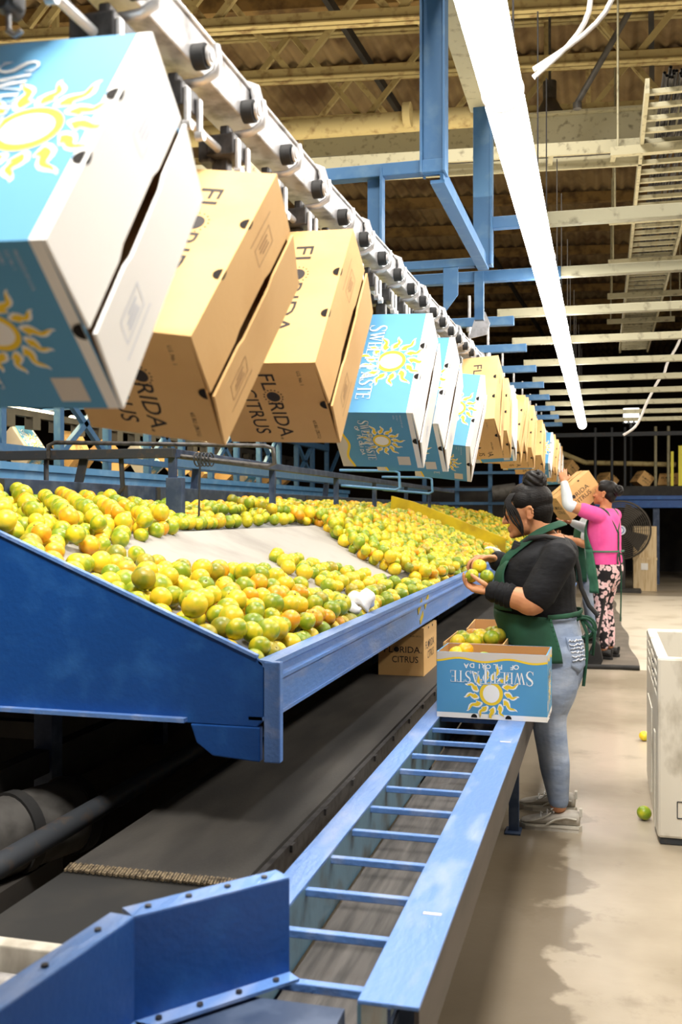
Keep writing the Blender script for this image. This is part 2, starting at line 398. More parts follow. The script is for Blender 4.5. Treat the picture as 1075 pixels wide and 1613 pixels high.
ladder('cable_ladder', 'cream cable ladder crossing the hall below the girder', (-5.5, 6.95, 4.0), (.3, 7.45, 4.0), .3, 13, (-2, 7.2, 4), 6)
for k, y in enumerate((7.2, 8.9, 10.4, 12.0, 13.6)):
    m = MB(); m.bar((.05, y, 3.93), (.9, y, 3.93), .05, .06)
    for x in (.1, .85): m.cyl((x, y, 3.93), (x, y, 5.3), .008, 6)
    tag(m.build('ladder_hanger', M['cream_beam'], loc=(.47, y, 3.93)), 'cream trapeze hanger carrying the long cable ladder, %s from the camera' % ORD[k], 'hanger', 'ladder hangers')

# blue and cream cross beams that carry the conveyor
by = [5.02, 6.08, 7.1, 8.15, 9.2, 10.2, 11.3, 12.35, 13.4]
t = thing('cross_beam', 'cream cross beam with blue end joined to the second blue column', 'beam', (1.5, 4.76, 2.79), 'cross beams')
m = MB(); m.bar((-.51, 4.76, 2.79), (-.3, 4.76, 2.79), .05, .055); m.build('blue_end', M['blue_steel'], t, .004)
m = MB(); m.bar((-.3, 4.76, 2.79), (4.5, 4.84, 2.79), .06, .06); m.build('span', M['cream_beam'], t, .004)
for k, y in enumerate(by):
    t = thing('cross_beam', 'cream cross beam over the aisle with blue arm to the conveyor, %s from the camera' % ORD[k], 'beam', (1.5, y, 2.6), 'cross beams')
    z = 2.62 if k else 2.6; xb = -.62 if k else -.2
    m = MB(); m.bar((xb, y, z), (4.6, y + .09, z), .05, .05); m.build('span', M['cream_beam'], t, .004)
    m = MB(); m.bar((-1.05 if k else -1.2, y, z - .045 * (k > 0)), (xb + (.1 if k else 0), y, z - .045 * (k > 0)), .05, .055); m.build('blue_arm', M['blue_steel'], t, .004)
    if k:
        m = MB(); m.cyl((-.79, y, z + .12), (-.79, y, 2.33), .009, 8); m.cyl((-.79, y, z - .1), (-.79, y, z - .07), .02, 6); m.build('hanger_rod', M['steel'], t)

# ------------------------------------------------------------------ blue hanging frame of the overhead conveyor
def ibeam(m, p, q, w, h, tk, side):
    """I section from p to q; side = direction across the web"""
    p = V(p); q = V(q); s = V(side) * (w / 2 - tk / 2); d = (q - p).normalized(); n = d.cross(V(side)).normalized()
    for sg in (-1, 1): m.bar(p + s * sg, q + s * sg, tk, h, n)
    m.bar(p, q, w - tk, tk, n)
t = thing('conveyor_hanging_frame', 'blue steel frame with columns hanging the chain conveyor from the roof', 'steel frame', (-.57, 4, 2.6))
m = MB(); ibeam(m, (-.572, 3.45, 2.6), (-.572, 3.45, 6.1), .088, .08, .008, (1, 0, 0)); m.build('column', M['blue_steel'], t)
m = MB(); m.box((-.55, 4.72, 2.97), (.085, .06, .78)); m.bb((-.515, 4.68, 2.58), (-.503, 4.76, 3.36)); m.build('column', M['blue_steel'], t, .004)
m = MB(); m.bar((-1.25, 3.45, 2.625), (-.53, 3.45, 2.625), .05, .045); m.build('cross_member', M['blue_steel'], t, .003)
m = MB(); m.bar((-1.2, 4.72, 2.6), (-.55, 4.72, 2.6), .05, .04); m.build('cross_member', M['blue_steel'], t, .003)
m = MB(); m.box((-.785, 3.46, 2.5), (.055, .008, .26)); m.box((-.755, 3.44, 2.5), (.008, .05, .26)); m.build('drop_bracket', M['blue_steel'], t)
m = MB(); m.prism([(-.735, 4.70, 2.6), (-.665, 4.70, 2.6), (-.665, 4.70, 2.45), (-.735, 4.70, 2.36)], (0, .012, 0)); m.build('drop_bracket', M['blue_steel'], t)
m = MB(); m.box((-.60, 5.0, 2.5), (.045, .04, .24)); m.build('drop_bracket', M['blue_steel'], t)
m = MB(); m.bar((-.545, 3.45, 2.6), (-.535, 4.75, 2.6), .012, .06); m.bar((-.56, 3.45, 2.575), (-.55, 4.75, 2.575), .05, .012); m.build('side_member', M['blue_steel'], t)
m = MB(); m.bar((-.56, 1.4, 3.33), (-.56, 4.75, 3.33), .09, .012); m.bar((-.605, 1.4, 3.37), (-.605, 4.75, 3.37), .012, .09); m.bar((-.515, 1.4, 3.37), (-.515, 4.75, 3.37), .012, .09)
m.build('channel_beam', M['cream_beam'], t)

# ------------------------------------------------------------------ fluorescent row over the aisle
LX, LZ = -.25, 2.5
ys = [.9, 2.58, 4.32, 6.02, 7.72, 9.42, 11.12, 12.7]
for k in range(7):
    t = thing('fluorescent_lamp', 'lit white tubular lamp fixture, %s from the near end of the aisle row' % ORD[k], 'lamp', (LX, ys[k], LZ), 'lamps of the aisle row')
    a, b = ys[k] + .012, ys[k + 1] - .012
    prof = []
    for j in range(7): prof.append((.052 * math.sin(PI / 2 * j / 6) + .0001, a + .03 * (1 - math.cos(PI / 2 * j / 6)) ))
    for j in range(7): prof.append((.052 * math.cos(PI / 2 * j / 6) + .0001, b - .03 + .03 * math.sin(PI / 2 * j / 6)))
    m = MB(); m.lathe(prof, (LX, 0, LZ), (0, 1, 0), 24); m.build('lens', M['lens'], t)
    m = MB(); m.bar((LX, a + .03, LZ + .058), (LX, b - .03, LZ + .058), .07, .02); m.build('housing', M['white'], t, .004)
    m = MB(); m.torus((LX, b + .012, LZ), .05, .006, (0, 1, 0)); m.build('end_ring', M['white'], t)
    m = MB(); m.cyl((LX, a + .3, LZ + .06), (LX, a + .3, 3.4), .003, 6); m.build('hanger_wire', M['dark'], t)
    m = MB(); m.cyl((LX, b - .3, LZ + .06), (LX, b - .3, 3.4), .003, 6); m.build('hanger_wire', M['dark'], t)
t = thing('lamp_cable', 'pair of white cables looping down to the end of the nearest lamp', 'cable', (-.15, 2.6, 2.7))
for dx, dz in ((0, 0), (.035, .02)):
    m = MB(); pts = [V(-.17 + .02 * math.sin(3 * s) + .12 * math.sin(PI * s) + dx * math.sin(PI * s) * 1.6, 2.56, 2.52 + .42 * s - .03 * math.sin(PI * s) + dz) for s in [i / 14 for i in range(15)]]
    m.tube(pts, .0065, 8); m.build('cable', M['cord'], t)
m = MB(); m.torus((-.12, 2.56, 2.86), .05, .006, (.2, 1, .2)); m.torus((-.11, 2.57, 2.87), .06, .006, (.1, 1, .4)); m.build('coil', M['cord'], t)
# pendant high bay (unlit), small conduits
t = thing('overhead_light', 'unlit dusty bell shaped pendant lamp below the roof trusses', 'lamp', (-.46, 9.05, 4.75))
m = MB(); m.lathe([(.02, .26), (.06, .24), (.10, .16), (.18, .04), (.21, -.02), (.2, -.02), (.17, .04), (.09, .15), (.02, .22)], (-.46, 9.05, 4.85)); m.build('shade', M['fanblade'], t)
m = MB(); m.cyl((-.46, 9.05, 5.09), (-.46, 9.05, 5.25), .06, 16); m.cyl((-.46, 9.05, 5.25), (-.46, 9.05, 6.0), .012, 8); m.build('ballast', M['motor'], t)
for k, (a, b, lab) in enumerate((((.55, 6.9, 6.1), (.55, 6.9, 4.7), 'grey conduit dropping from the roof beside the lamp row'), ((.62, 8, 6.0), (-.2, 8.2, 4.7), 'thin slanting grey conduit behind the trusses at upper right'), ((-1.35, 7.9, 6.0), (-1.35, 7.9, 4.8), 'short grey conduit left of the first blue column'))):
    m = MB(); m.cyl(a, b, .025, 10); m.cyl(V(b) + V(0, 0, -.05), b, .035, 10); tag(m.build('conduit', M['motor'], loc=b), lab, 'conduit')
m = MB(); 
CORD = [(.86, 10.5, 3.40), (.783, 10.5, 3.267), (.728, 10.5, 3.105), (.626, 10.5, 2.918), (.595, 10.5, 2.817), (.528, 10.5, 2.724), (.424, 10.5, 2.516), (.381, 10.5, 2.408), (.314, 10.5, 2.281), (.2, 10.5, 2.2)]
pts, rs = crv(CORD, [.013] * len(CORD), 4); m.tube(pts, rs, 8)
tag(m.build('hanging_cord', M['cord'], loc=(1, 10.5, 3)), 'pale cord hanging in a slack curve at the right over the aisle', 'cord')

# ------------------------------------------------------------------ far end of the hall
t = thing('mezzanine_frame', 'blue steel mezzanine beam on dark legs at the far end of the hall', 'steel frame', (2, 20.5, 0))
m = MB(); m.bb((-1.2, 20.4, 1.5), (5.5, 20.6, 1.74)); m.bb((-1.2, 20.36, 1.66), (5.5, 20.4, 1.74)); m.build('beam', M['blue'], t, .01)
for x in (.95, 1.75, 3.2): m = MB(); m.bb((x, 20.45, 0), (x + .12, 20.6, 1.5)); m.build('leg', M['navy'], t)
m = MB(); m.bb((-1.2, 20.4, 1.74), (1.75, 20.45, 1.93)); m.build('kick_plate', M['black'], t)
m = MB(); m.bb((-1.2, 20.6, 1.66), (5.5, 25, 1.74)); m.build('deck_floor', M['dark'], t)
for x in (-.15, .17, .42, 1.0, 1.24, 2.0):
    m = MB(); m.cyl((x, 20.5, 1.74), (x, 20.5, 3.1), .03, 8); m.build('guard_post', M['iron'] if x < 1 else M['cream_beam'], t)
m = MB(); m.bb((-1.2, 20.45, 2.92), (2.0, 20.55, 3.0)); m.build('top_rail', M['iron'], t)
m = MB(); m.cyl((-1.1, 20.8, 2.75), (-.35, 20.8, 2.42), .05, 10); m.cyl((-.35, 20.8, 2.42), (1.4, 20.8, 2.36), .05, 10); m.build('pipe', M['cream'], t)
for k, (x, w) in enumerate(((1.28, .05), (1.42, .09), (1.53, .16), (1.64, .05))):
    m = MB(); m.bb((x, 20.405, 1.93), (x + w, 20.44, 2.6 + .11 * k))
    tag(m.build('curtain_strip', M['yellow_strip'], loc=(x, 20.4, 2)), 'hanging yellow vinyl strip at far right, %s from the left' % ORD[k], 'curtain strip', 'yellow vinyl strips')
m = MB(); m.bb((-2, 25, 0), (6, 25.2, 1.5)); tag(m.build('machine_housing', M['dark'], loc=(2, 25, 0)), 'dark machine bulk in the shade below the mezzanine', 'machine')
t = thing('site_lamp', 'bright lit panel lamp high at the far end of the hall', 'lamp', (.63, 24, 3.6))
m = MB(); m.bb((.46, 24, 3.62), (.80, 24.05, 3.82)); m.build('panel', M['glow'], t)
for x in (.51, .63, .75): m = MB(); m.ell((x, 24, 3.54), .045, None, 10, 8); m.build('bulb', M['glow'], t)
m = MB(); m.bb((.44, 24.05, 3.48), (.82, 24.1, 3.84)); m.build('back_box', M['iron'], t)
m = MB(); m.cyl((.63, 24.1, 1.742), (.63, 24.1, 3.5), .04, 10); m.build('pole', M['iron'], t)

# fan, plywood crate
t = thing('drum_fan', 'large round industrial fan in wire guard at the far end of the aisle', 'fan', (.3, 18.2, 0))
c = V(.3, 18.2, 1.1)
for i in range(14):
    m = MB(); m.torus(c + V(0, -.09 * (1 - (i / 13.) ** 2), 0), .06 + .034 * i, .008, (0, 1, 0), 40, 5); m.build('guard_ring', M['fanmesh'], t)
for sy in (.09,): m = MB(); m.torus(c + V(0, sy, 0), .51, .018, (0, 1, 0), 40, 6); m.build('rim', M['fanmesh'], t)
m = MB()
for i in range(36):
    a = i * PI / 18; m.cyl(c + V(0, -.095, 0), c + V(.5 * math.cos(a), 0, .5 * math.sin(a)), .004, 5)
m.build('guard_spokes', M['fanmesh'], t)
for i in range(4):
    a = i * PI / 2 + .5; q = Matrix.Rotation(a, 3, 'Y'); m = MB()
    vs = [q @ V(x, y, z) + c for x, y, z in ((-.05, .02, .08), (.05, .06, .08), (.19, .09, .44), (-.14, .0, .46), (-.05, .03, .08), (.05, .07, .08), (.19, .1, .44), (-.14, .01, .46))]
    m.add(vs, [(0, 1, 2, 3), (7, 6, 5, 4), (0, 4, 5, 1), (1, 5, 6, 2), (2, 6, 7, 3), (3, 7, 4, 0)], 0, False); m.build('blade', M['fanblade'], t)
m = MB(); m.cyl(c + V(0, -.105, 0), c + V(0, -.085, 0), .085, 20, 0); m.cyl(c + V(0, -.107, 0), c + V(0, -.1, 0), .06, 20, 1); m.cyl(c + V(0, -.109, 0), c + V(0, -.1, 0), .045, 20, 0); m.build('badge', [M['box_mark'], M['blue']], t)
m = MB(); m.cyl(c + V(0, .02, 0), c + V(0, .3, 0), .09, 16); m.build('motor', M['dark'], t)
m = MB(); m.bb((.22, 18.3, 0), (.38, 18.42, 1.0)); m.bb((-.05, 18.15, 0), (.65, 18.55, .06)); m.build('stand', M['dark'], t, .006)
m = MB(); m.cyl((-.08, 18.1, .1), (-.08, 18.18, .1), .1, 16); m.build('wheel', M['black'], t)
t = thing('plywood_crate', 'tall plywood crate standing beside the fan at the far end', 'crate', (.7, 18.9, 0))
m = MB(); m.bb((.53, 18.7, 0), (.93, 19.1, 1.16)); m.build('body', M['wood'], t, .006)
m = MB(); m.bb((.53, 18.685, .0), (.93, 18.70, .56)); m.bb((.52, 18.68, .56), (.94, 18.7, .6)); m.build('lower_board', M['wood'], t)
m = MB(); m.bb((.66, 18.68, .38), (.78, 18.686, .5)); m.build('paper_label', M['white'], t)

# second packing line far left behind the table
t = thing('far_conveyor_line', 'pale blue side panel and truss frame of the second line behind the sorting table', 'conveyor', (-4.7, 8, 0))
m = MB(); m.bb((-4.66, 4, 1.42), (-4.6, 18, 1.82)); m.bb((-4.6, 4, 1.76), (-4.57, 18, 1.82)); m.bb((-4.6, 4, 1.62), (-4.58, 18, 1.64)); m.build('side_panel', M['blue_pale'], t)
m = MB(); m.bb((-4.62, 4, 1.9), (-4.55, 18, 1.96)); m.build('walk_rail', M['blue_steel'], t)
for i in range(14):
    y = 5.6 + i * .95
    m = MB(); m.bb((-5.05, y, 0), (-4.98, y + .07, 2.75)); m.build('post', M['blue_steel'], t)
    m = MB(); m.bar((-5.02, y + .07, 1.98), (-5.02, y + .95, 2.6) if i % 2 else (-5.02, y - .88, 2.6), .05, .06); m.build('brace', M['blue_steel'], t)
m = MB(); m.bb((-5.06, 4, 2.56), (-4.97, 18, 2.66)); m.build('top_chord', M['blue_steel'], t)
for k in range(4):
    m = MB(); m.cyl((-6.1, 5.4 + k * 2.6, 2.52), (-6.1, 7.7 + k * 2.6, 2.52), .045, 14)
    o = m.build('fluorescent_tube', M['lens_far'], loc=(-6.1, 6 + k * 2.6, 2.52)); tag(o, 'glowing warm tube above the far cartons, %s from the camera' % ORD[k], 'lamp', 'tubes of the far line')
t = bpy.data.objects['far_conveyor_line']
for k in range(4):
    for dy in (.3, 2.0): m = MB(); m.bb((-6.12, 5.4 + k * 2.6 + dy, 2.566), (-4.98, 5.44 + k * 2.6 + dy, 2.59)); m.build('lamp_arm', M['blue_steel'], t)
t = thing('far_rail', 'dark chain rail above the far line of cartons at left', 'rail', (-5.9, 8, 2.46))
m = MB(); m.bar((-5.9, 5, 2.46), (-5.9, 20, 2.46), .08, .07); m.build('rail_section', M['dark'], t)
for i in range(30): m = MB(); m.bb((-5.95, 5.1 + i * .475, 2.3), (-5.85, 5.25 + i * .475, 2.43)); m.build('chain_clamp', M['dark'], t)
t = thing('end_frame', 'blue pipe frame with dark machinery at the far end of the sorting table', 'frame', (-1.9, 18, 0))
for x in (-3.2, -2.6, -2.0, -1.45, -1.05):
    m = MB(); m.bb((x, 18.0, 0), (x + .07, 18.07, 2.5)); m.build('post', M['blue'] if x > -1.5 else M['blue_steel'], t)
for z in (1.55, 1.8, 2.1): m = MB(); m.bb((-3.3, 17.95, z), (-1.0, 18.0, z + .05)); m.build('rail', M['blue_steel'], t)
m = MB(); m.bb((-3.3, 18.6, 0), (-1.2, 19.4, 1.9)); m.build('hopper', M['dark'], t, .05)
m = MB(); m.cyl((-1.9, 17.9, 1.75), (-1.5, 17.9, 1.8), .14, 18); m.build('gear_motor', M['motor'], t)
m = MB(); m.ell((-1.25, 17.6, 1.75), (.12, .12, .3), None, 16, 10); m.build('guard_cover', M['yellow'], t)

# ------------------------------------------------------------------ sorting table
XL, ZL, Y0, Y1 = -.93, .99, 2.71, 17.0
XK, XB = -1.90, -2.72            # knee between slope and upper deck, back board
def zs(x):
    x = min(x, -.97)
    return .93 + .42 * (-.97 - x) if x > XK else .93 + .42 * (-.97 - XK) + .14 * (XK - x)
t = table = thing('sorting_table', 'long blue sloping sorting table loaded with citrus', 'table', (-1.6, 2.7, 0))
# near end panel
m = MB()
prof = [(-4.2, .815), (-.965, .80), (-.945, .82), (-.945, .985), (-.965, 1.0)] + [(x, zs(x) + .07) for x in (-1.2, XK)] + [(-2.25, 1.47), (-4.2, 1.52)]
m.prism([(x, Y0, z) for x, z in prof], (0, .012, 0)); pnl = m.build('end_panel', M['blue'], t, .003)
m = MB()
q = [(x, zs(x) + .07) for x in (-.965, XK)] + [(-2.25, 1.47)]
for (xa, za), (xb, zb) in zip(q, q[1:]): m.bar((xa, Y0 + .006, za + .003), (xb, Y0 + .006, zb + .003), .022, .01)
sub(m, 'top_edge', M['blue_worn'], pnl)
m = MB(); m.bar((-4.2, Y0 - .012, .825), (-1.18, Y0 - .012, .812), .03, .012); sub(m, 'bottom_flange', M['blue_worn'], pnl)
# corner post and foot bracket
m = MB(); m.box((XL + .012, Y0 + .012, .845), (.05, .03, .29)); m.build('corner_post', M['blue_worn'], t, .004)
m = MB(); m.prism([(-.955, Y0 - .004, .80), (-1.17, Y0 - .004, .80), (-1.15, Y0 - .004, .745), (-1.1, Y0 - .004, .71), (-.955, Y0 - .004, .70)], (0, .03, 0)); m.build('foot_bracket', M['blue'], t, .004)
# front rail: upright plate, rolled lip, lower ledge
m = MB()
m.prism([(XL, Y0, .82), (XL, Y0, .965), (XL + .012, Y0, .975), (XL + .012, Y0, .99), (XL - .03, Y0, .995), (XL - .03, Y0, .985), (XL - .008, Y0, .97), (XL - .008, Y0, .82)], (0, Y1 - Y0, 0))
m.prism([(XL, Y0, .945), (XL + .014, Y0, .94), (XL + .014, Y0, .93), (XL, Y0, .925)], (0, Y1 - Y0, 0))
m.prism([(XL - .06, Y0, .82), (XL + .004, Y0, .82), (XL + .004, Y0, .83), (XL - .06, Y0, .83)], (0, Y1 - Y0, 0))
m.build('front_rail', M['blue_worn'], t)
m = MB()
for y, z in ((5.15, .925), (5.35, .935), (5.2, .86)): m.box((XL + .0018, y, z), (.003, .13 - .4 * abs(z - .93), .03), Matrix.Rotation(.4, 3, 'X'))
m.build('paint_scuff', M['yellow'], t)
# slope and deck
m = MB(); m.prism([(XL - .03, Y0 + .012, .93), (-.97, Y0 + .012, .93), (XK, Y0 + .012, zs(XK)), (XK, Y0 + .012, zs(XK) - .03), (-.97, Y0 + .012, .90), (XL - .03, Y0 + .012, .90)], (0, Y1 - Y0 - .02, 0)); m.build('slope', M['deckgrey'], t)
m = MB(); m.prism([(-1.22, 2.9, zs(-1.22) + .004), (XK + .01, 2.9, zs(XK + .01) + .004), (XK + .01, 2.9, zs(XK + .01) + .012), (-1.22, 2.9, zs(-1.22) + .008)], (0, 4.0, 0)); m.build('canvas_sheet', M['canvas'], t)
m = MB(); m.prism([(XK, Y0 + .012, zs(XK)), (XB, Y0 + .012, zs(XB)), (XB, Y0 + .012, zs(XB) - .03), (XK, Y0 + .012, zs(XK) - .03)], (0, Y1 - Y0 - .02, 0)); m.build('upper_deck', M['deckgrey'], t)
m = MB(); m.bb((XB - .03, Y0, 1.38), (XB, Y1, 1.58)); bb_ = m.build('back_board', M['navy'], t, .003)
for y in (3.6, 4.05, 5.3, 5.75, 7.4, 9): 
    m = MB(); m.bb((XB, y, 1.40), (XB + .012, y + .05, 1.575)); sub(m, 'joint_plate', M['iron'], bb_)
# yellow divider board and far end
m = MB(); m.prism([(XL - .01, 10.0, .95), (XL - .01, 10.0, 1.16), (-1.85, 10.0, 1.52), (-2.1, 10.0, 1.585), (-2.12, 10.0, zs(-2.12)), (XK, 10.0, zs(XK)), (-.97, 10.0, .93)], (0, .03, 0)); m.build('divider_board', M['yellow'], t, .004)
for y in (3.1, 5.6, 8.4, 11.5, 14.5):
    m = MB(); m.bb((-1.93, y, 0), (-1.86, y + .07, zs(-1.9) - .03)); m.build('leg', M['navy'], t)
    m = MB(); m.bb((-2.66, y, 0), (-2.6, y + .07, 1.37)); m.build('leg', M['navy'], t)
    m = MB(); m.bb((-2.6, y + .01, .62), (-1.93, y + .06, .68)); m.build('stretcher', M['dark'], t)
m = MB(); m.bar((-1.9, 2.75, .55), (-1.9, 17, .55), .06, .08); m.build('under_beam', M['dark'], t)
m = MB(); m.bb((-2.76, 2.9, 0), (-2.72, 17, 1.39)); m.build('light_block_panel', M['dark'], t)  # added panel that keeps light from reaching the floor under the table

# rail frame above the deck
t = thing('deck_rail_frame', 'dark grey bar frame standing over the upper deck of the sorting table', 'frame', (-2.2, 4.84, 1.4))
zt = 1.73
m = MB(); m.bar((-3.5, 4.84, zt), (-2.18, 4.84, zt), .05, .05); m.build('near_bar', M['iron'], t, .003)
m = MB(); m.bar((-2.2, 4.86, zt), (-2.2, 15, zt), .05, .045); m.build('long_bar', M['navy'], t, .003)
for k, y in enumerate((4.86, 6.5, 8.19, 9.66, 11.3, 12.9)):
    m = MB(); m.bar((-2.2, y, zs(-2.2)), (-2.2, y, zt), .04, .03, (0, 1, 0)); m.build('post', M['navy'], t)
m = MB(); m.box((-2.175, 4.84, 1.50), (.09, .05, .2)); m.build('foot_plate', M['navy'], t, .003)
for x in (-2.95, -2.55):
    m = MB(); m.tube([(x, 4.86, zt - .02), (x, 4.86, zt - .17), (x + .02, 4.85, zt - .21), (x + .06, 4.85, zt - .23), (x - .08, 4.85, zt - .235)] if x < -2.7 else [(x + .05, 4.86, zt - .02), (x + .06, 4.86, zt - .18), (x + .03, 4.86, zt - .22), (x - .06, 4.86, zt - .23)], .014, 8); m.build('bent_hook', M['iron'], t)
m = MB(); m.bar((-2.72, 4.86, zt - .02), (-2.78, 4.86, zt - .26), .05, .012, (0, 1, 0)); m.build('strap_plate', M['iron'], t)
m = MB(); m.tube([(-2.9, 4.8, zt - .02), (-2.9, 4.8, zt + .05), (-2.86, 4.8, zt + .065), (-1.75, 5.05, zt + .045), (-1.71, 5.06, zt + .03), (-1.70, 5.06, zt - .05), (-1.74, 5.06, zt - .065), (-2.2, 4.9, zt - .01)], .012, 8); m.build('guide_rod', M['steel_dark'], t)
m = MB()
for i in range(5): m.torus((-2.1 + .02 * i, 4.95, zt - .03), .035, .004, (1, .1, 0), 14, 5, 0, 1.6)
m.cyl((-2.06, 4.9, zt), (-2.07, 4.9, zs(-2.07)), .006, 6); m.build('spring_coil', M['iron'], t)
m = MB(); m.bar((-2.75, 6, zt + .02), (-2.75, 16, zt + .02), .05, .06); m.build('back_bar', M['blue_steel'], t)
for k, y in enumerate((6.5, 8.2, 9.9)):
    m = MB(); m.bar((-2.76, y, zt + .02), (-2.78, y, 1.56), .05, .03, (0, 1, 0)); m.build('back_post', M['navy'], t)
for dy in (3.4, 5.1):
    m = MB(); m.tube([(-2.2, 4.9 + dy, zt + .05), (-1.75, 5.05 + dy, zt + .045), (-1.71, 5.06 + dy, zt + .03), (-1.70, 5.06 + dy, zt - .10), (-1.74, 5.06 + dy, zt - .12), (-2.2, 4.95 + dy, zt - .08)], .012, 8); m.build('guide_rod', M['blue_pale'], t)
m = MB(); m.bb((-2.96, 4.1, 0), (-2.88, 4.18, 2.45)); tag(m.build('upright_post', M['navy'], loc=(-2.9, 4.1, 0)), 'dark blue upright post at the left edge behind the oranges', 'post')
m = MB(); m.bb((-4.0, 3.9, 2.28), (-2.85, 4.0, 2.36)); tag(m.build('blue_tie_beam', M['blue_pale'], loc=(-3.4, 3.9, 2.3)), 'blue tie beam at left edge below the nearest hanging carton', 'beam')

# ------------------------------------------------------------------ belt under the table, pipe, motor
t = thing('return_belt', 'wide dark grey belt conveyor running below the sorting table', 'conveyor belt', (-1.1, 2.3, .5))
m = MB(); m.bb((-1.345, 2.32, .485), (-.865, 22, .5)); m.build('belt', M['belt'], t)
m = MB(); m.bb((-1.345, 1.87, .478), (-.865, 2.32, .493)); m.build('black_belt_end', M['belt_new'], t)
m = MB()
for i in range(60): m.box((-1.345 + .48 * (i + .5) / 60, 2.315 + .004 * (i % 2), .5), (.005, .05, .006), Matrix.Rotation(.2, 3, 'Z'))
m.build('lacing', M['lacing'], t)
m = MB(); m.bb((-.862, 1.9, .43), (-.845, 22, .492)); 
for i in range(26): m.bb((-.845, 2.3 + i * .35, .47), (-.838, 2.33 + i * .35, .49))
m.build('belt_side_angle', M['steel_dark'], t)
m = MB(); m.bb((-1.345, 1.9, .3), (-.865, 22, .46)); m.build('belt_bed', M['dark'], t)
for y in (2.6, 5, 8, 12):
    for x in (-1.33, -.9):
        m = MB(); m.bb((x, y, 0), (x + .05, y + .05, .3)); m.build('leg', M['dark'], t)
m = MB(); m.cyl((-1.52, 1.2, .5), (-1.52, 16, .5), .033, 14)
tag(m.build('steel_pipe', M['iron'], loc=(-1.52, 2, .5)), 'dull steel pipe running beside the dark belt under the table', 'pipe')
t = thing('drive_motor', 'grey cylindrical drive motor lying below the table behind the pipe', 'motor', (-1.82, 2.75, .3))
m = MB(); m.cyl((-1.85, 2.5, .42), (-1.7, 2.98, .42), .12, 28); m.build('body', M['motor'], t)
for k in (.04, .5, .96):
    c = V(-1.85, 2.5, .42).lerp(V(-1.7, 2.98, .42), k); d = V(.15, .48, 0).normalized(); m = MB(); m.cyl(c - d * .02, c + d * .02, .13, 28); m.build('band', M['black'], t)
m = MB(); m.bb((-1.88, 2.5, 0), (-1.7, 2.9, .31)); m.build('pedestal', M['dark'], t)
t = thing('cross_roller_bed', 'cream edged cross roller bed at the lower left corner', 'roller conveyor', (-1.3, 1.5, .4))
m = MB(); m.bb((-1.9, 1.79, .42), (-.82, 1.83, .535)); m.build('cream_board', M['white_plastic'], t, .004)
for k in range(5): m = MB(); m.cyl((-1.9, 1.735 - .075 * k, .475), (-.80, 1.735 - .075 * k, .475), .03, 14); m.build('roller', M['steel'], t)
m = MB(); m.bb((-1.9, 1.2, .3), (-.80, 1.79, .42)); m.build('bed', M['dark'], t)

# ------------------------------------------------------------------ box conveyor with rungs
t = thing('box_conveyor', 'low blue box conveyor with cross rungs running beside the table', 'conveyor', (-.5, 1.64, 0))
ZT = .59; YA, YE = 1.645, 12.0
m = MB(); m.bb((-.405, YA, ZT - .008), (-.298, YE, ZT)); rr_ = m.build('right_rail', M['blue_worn'], t, .002)
m = MB(); m.bb((-.306, YA, ZT - .12), (-.298, YE, ZT - .008)); sub(m, 'outer_face', M['rail_side'], rr_)
m = MB(); m.bb((-.405, YA, ZT - .15), (-.398, YE, ZT - .008)); sub(m, 'inner_face', M['tile_blue'], rr_)
m = MB(); m.bb((-.352, YA - .003, ZT - .16), (-.346, YA, ZT - .008)); m.bb((-.40, YA - .003, ZT - .16), (-.30, YA, ZT - .15)); sub(m, 'end_web', M['navy'], rr_)
m = MB(); m.bb((-.71, 1.9, ZT - .008), (-.642, YE, ZT)); lr_ = m.build('left_rail', M['blue_worn'], t, .002)
m = MB(); m.bb((-.65, 1.6, ZT - .15), (-.642, YE, ZT - .008)); sub(m, 'inner_face', M['tile_blue'], lr_)
m = MB(); m.bb((-.71, 1.9, ZT - .16), (-.70, YE, ZT - .008)); sub(m, 'outer_face', M['navy'], lr_)
m = MB(); m.bb((-.635, 1.2, ZT - .165), (-.41, YE, ZT - .15)); m.build('belt', M['belt_case'], t)
m = MB(); m.bb((-.64, 1.5, ZT - .24), (-.40, YE, ZT - .18)); m.build('bed', M['navy'], t)
for k in range(12):
    y = 1.70 + .2135 * k
    m = MB(); m.bb((-.645, y, ZT - .028), (-.40, y + .02, ZT - .012)); m.build('rung', M['blue_worn'], t, .002)
for y in (2.0, 4.47, 7, 9.5):
    m = MB(); m.bb((-.405, y - .012, 0), (-.36, y + .012, ZT - .05)); m.bb((-.42, y - .05, 0), (-.35, y + .05, .008)); m.build('leg', M['navy'], t, .002)
    m = MB(); m.bb((-.69, y - .02, 0), (-.65, y + .02, ZT - .1)); m.build('leg', M['navy'], t)
for y in (2.03, 3.62): m = MB(); m.bb((-.36, y, ZT), (-.322, y + .012, ZT + .0008)); m.build('tape_mark', M['box_cream'], t)
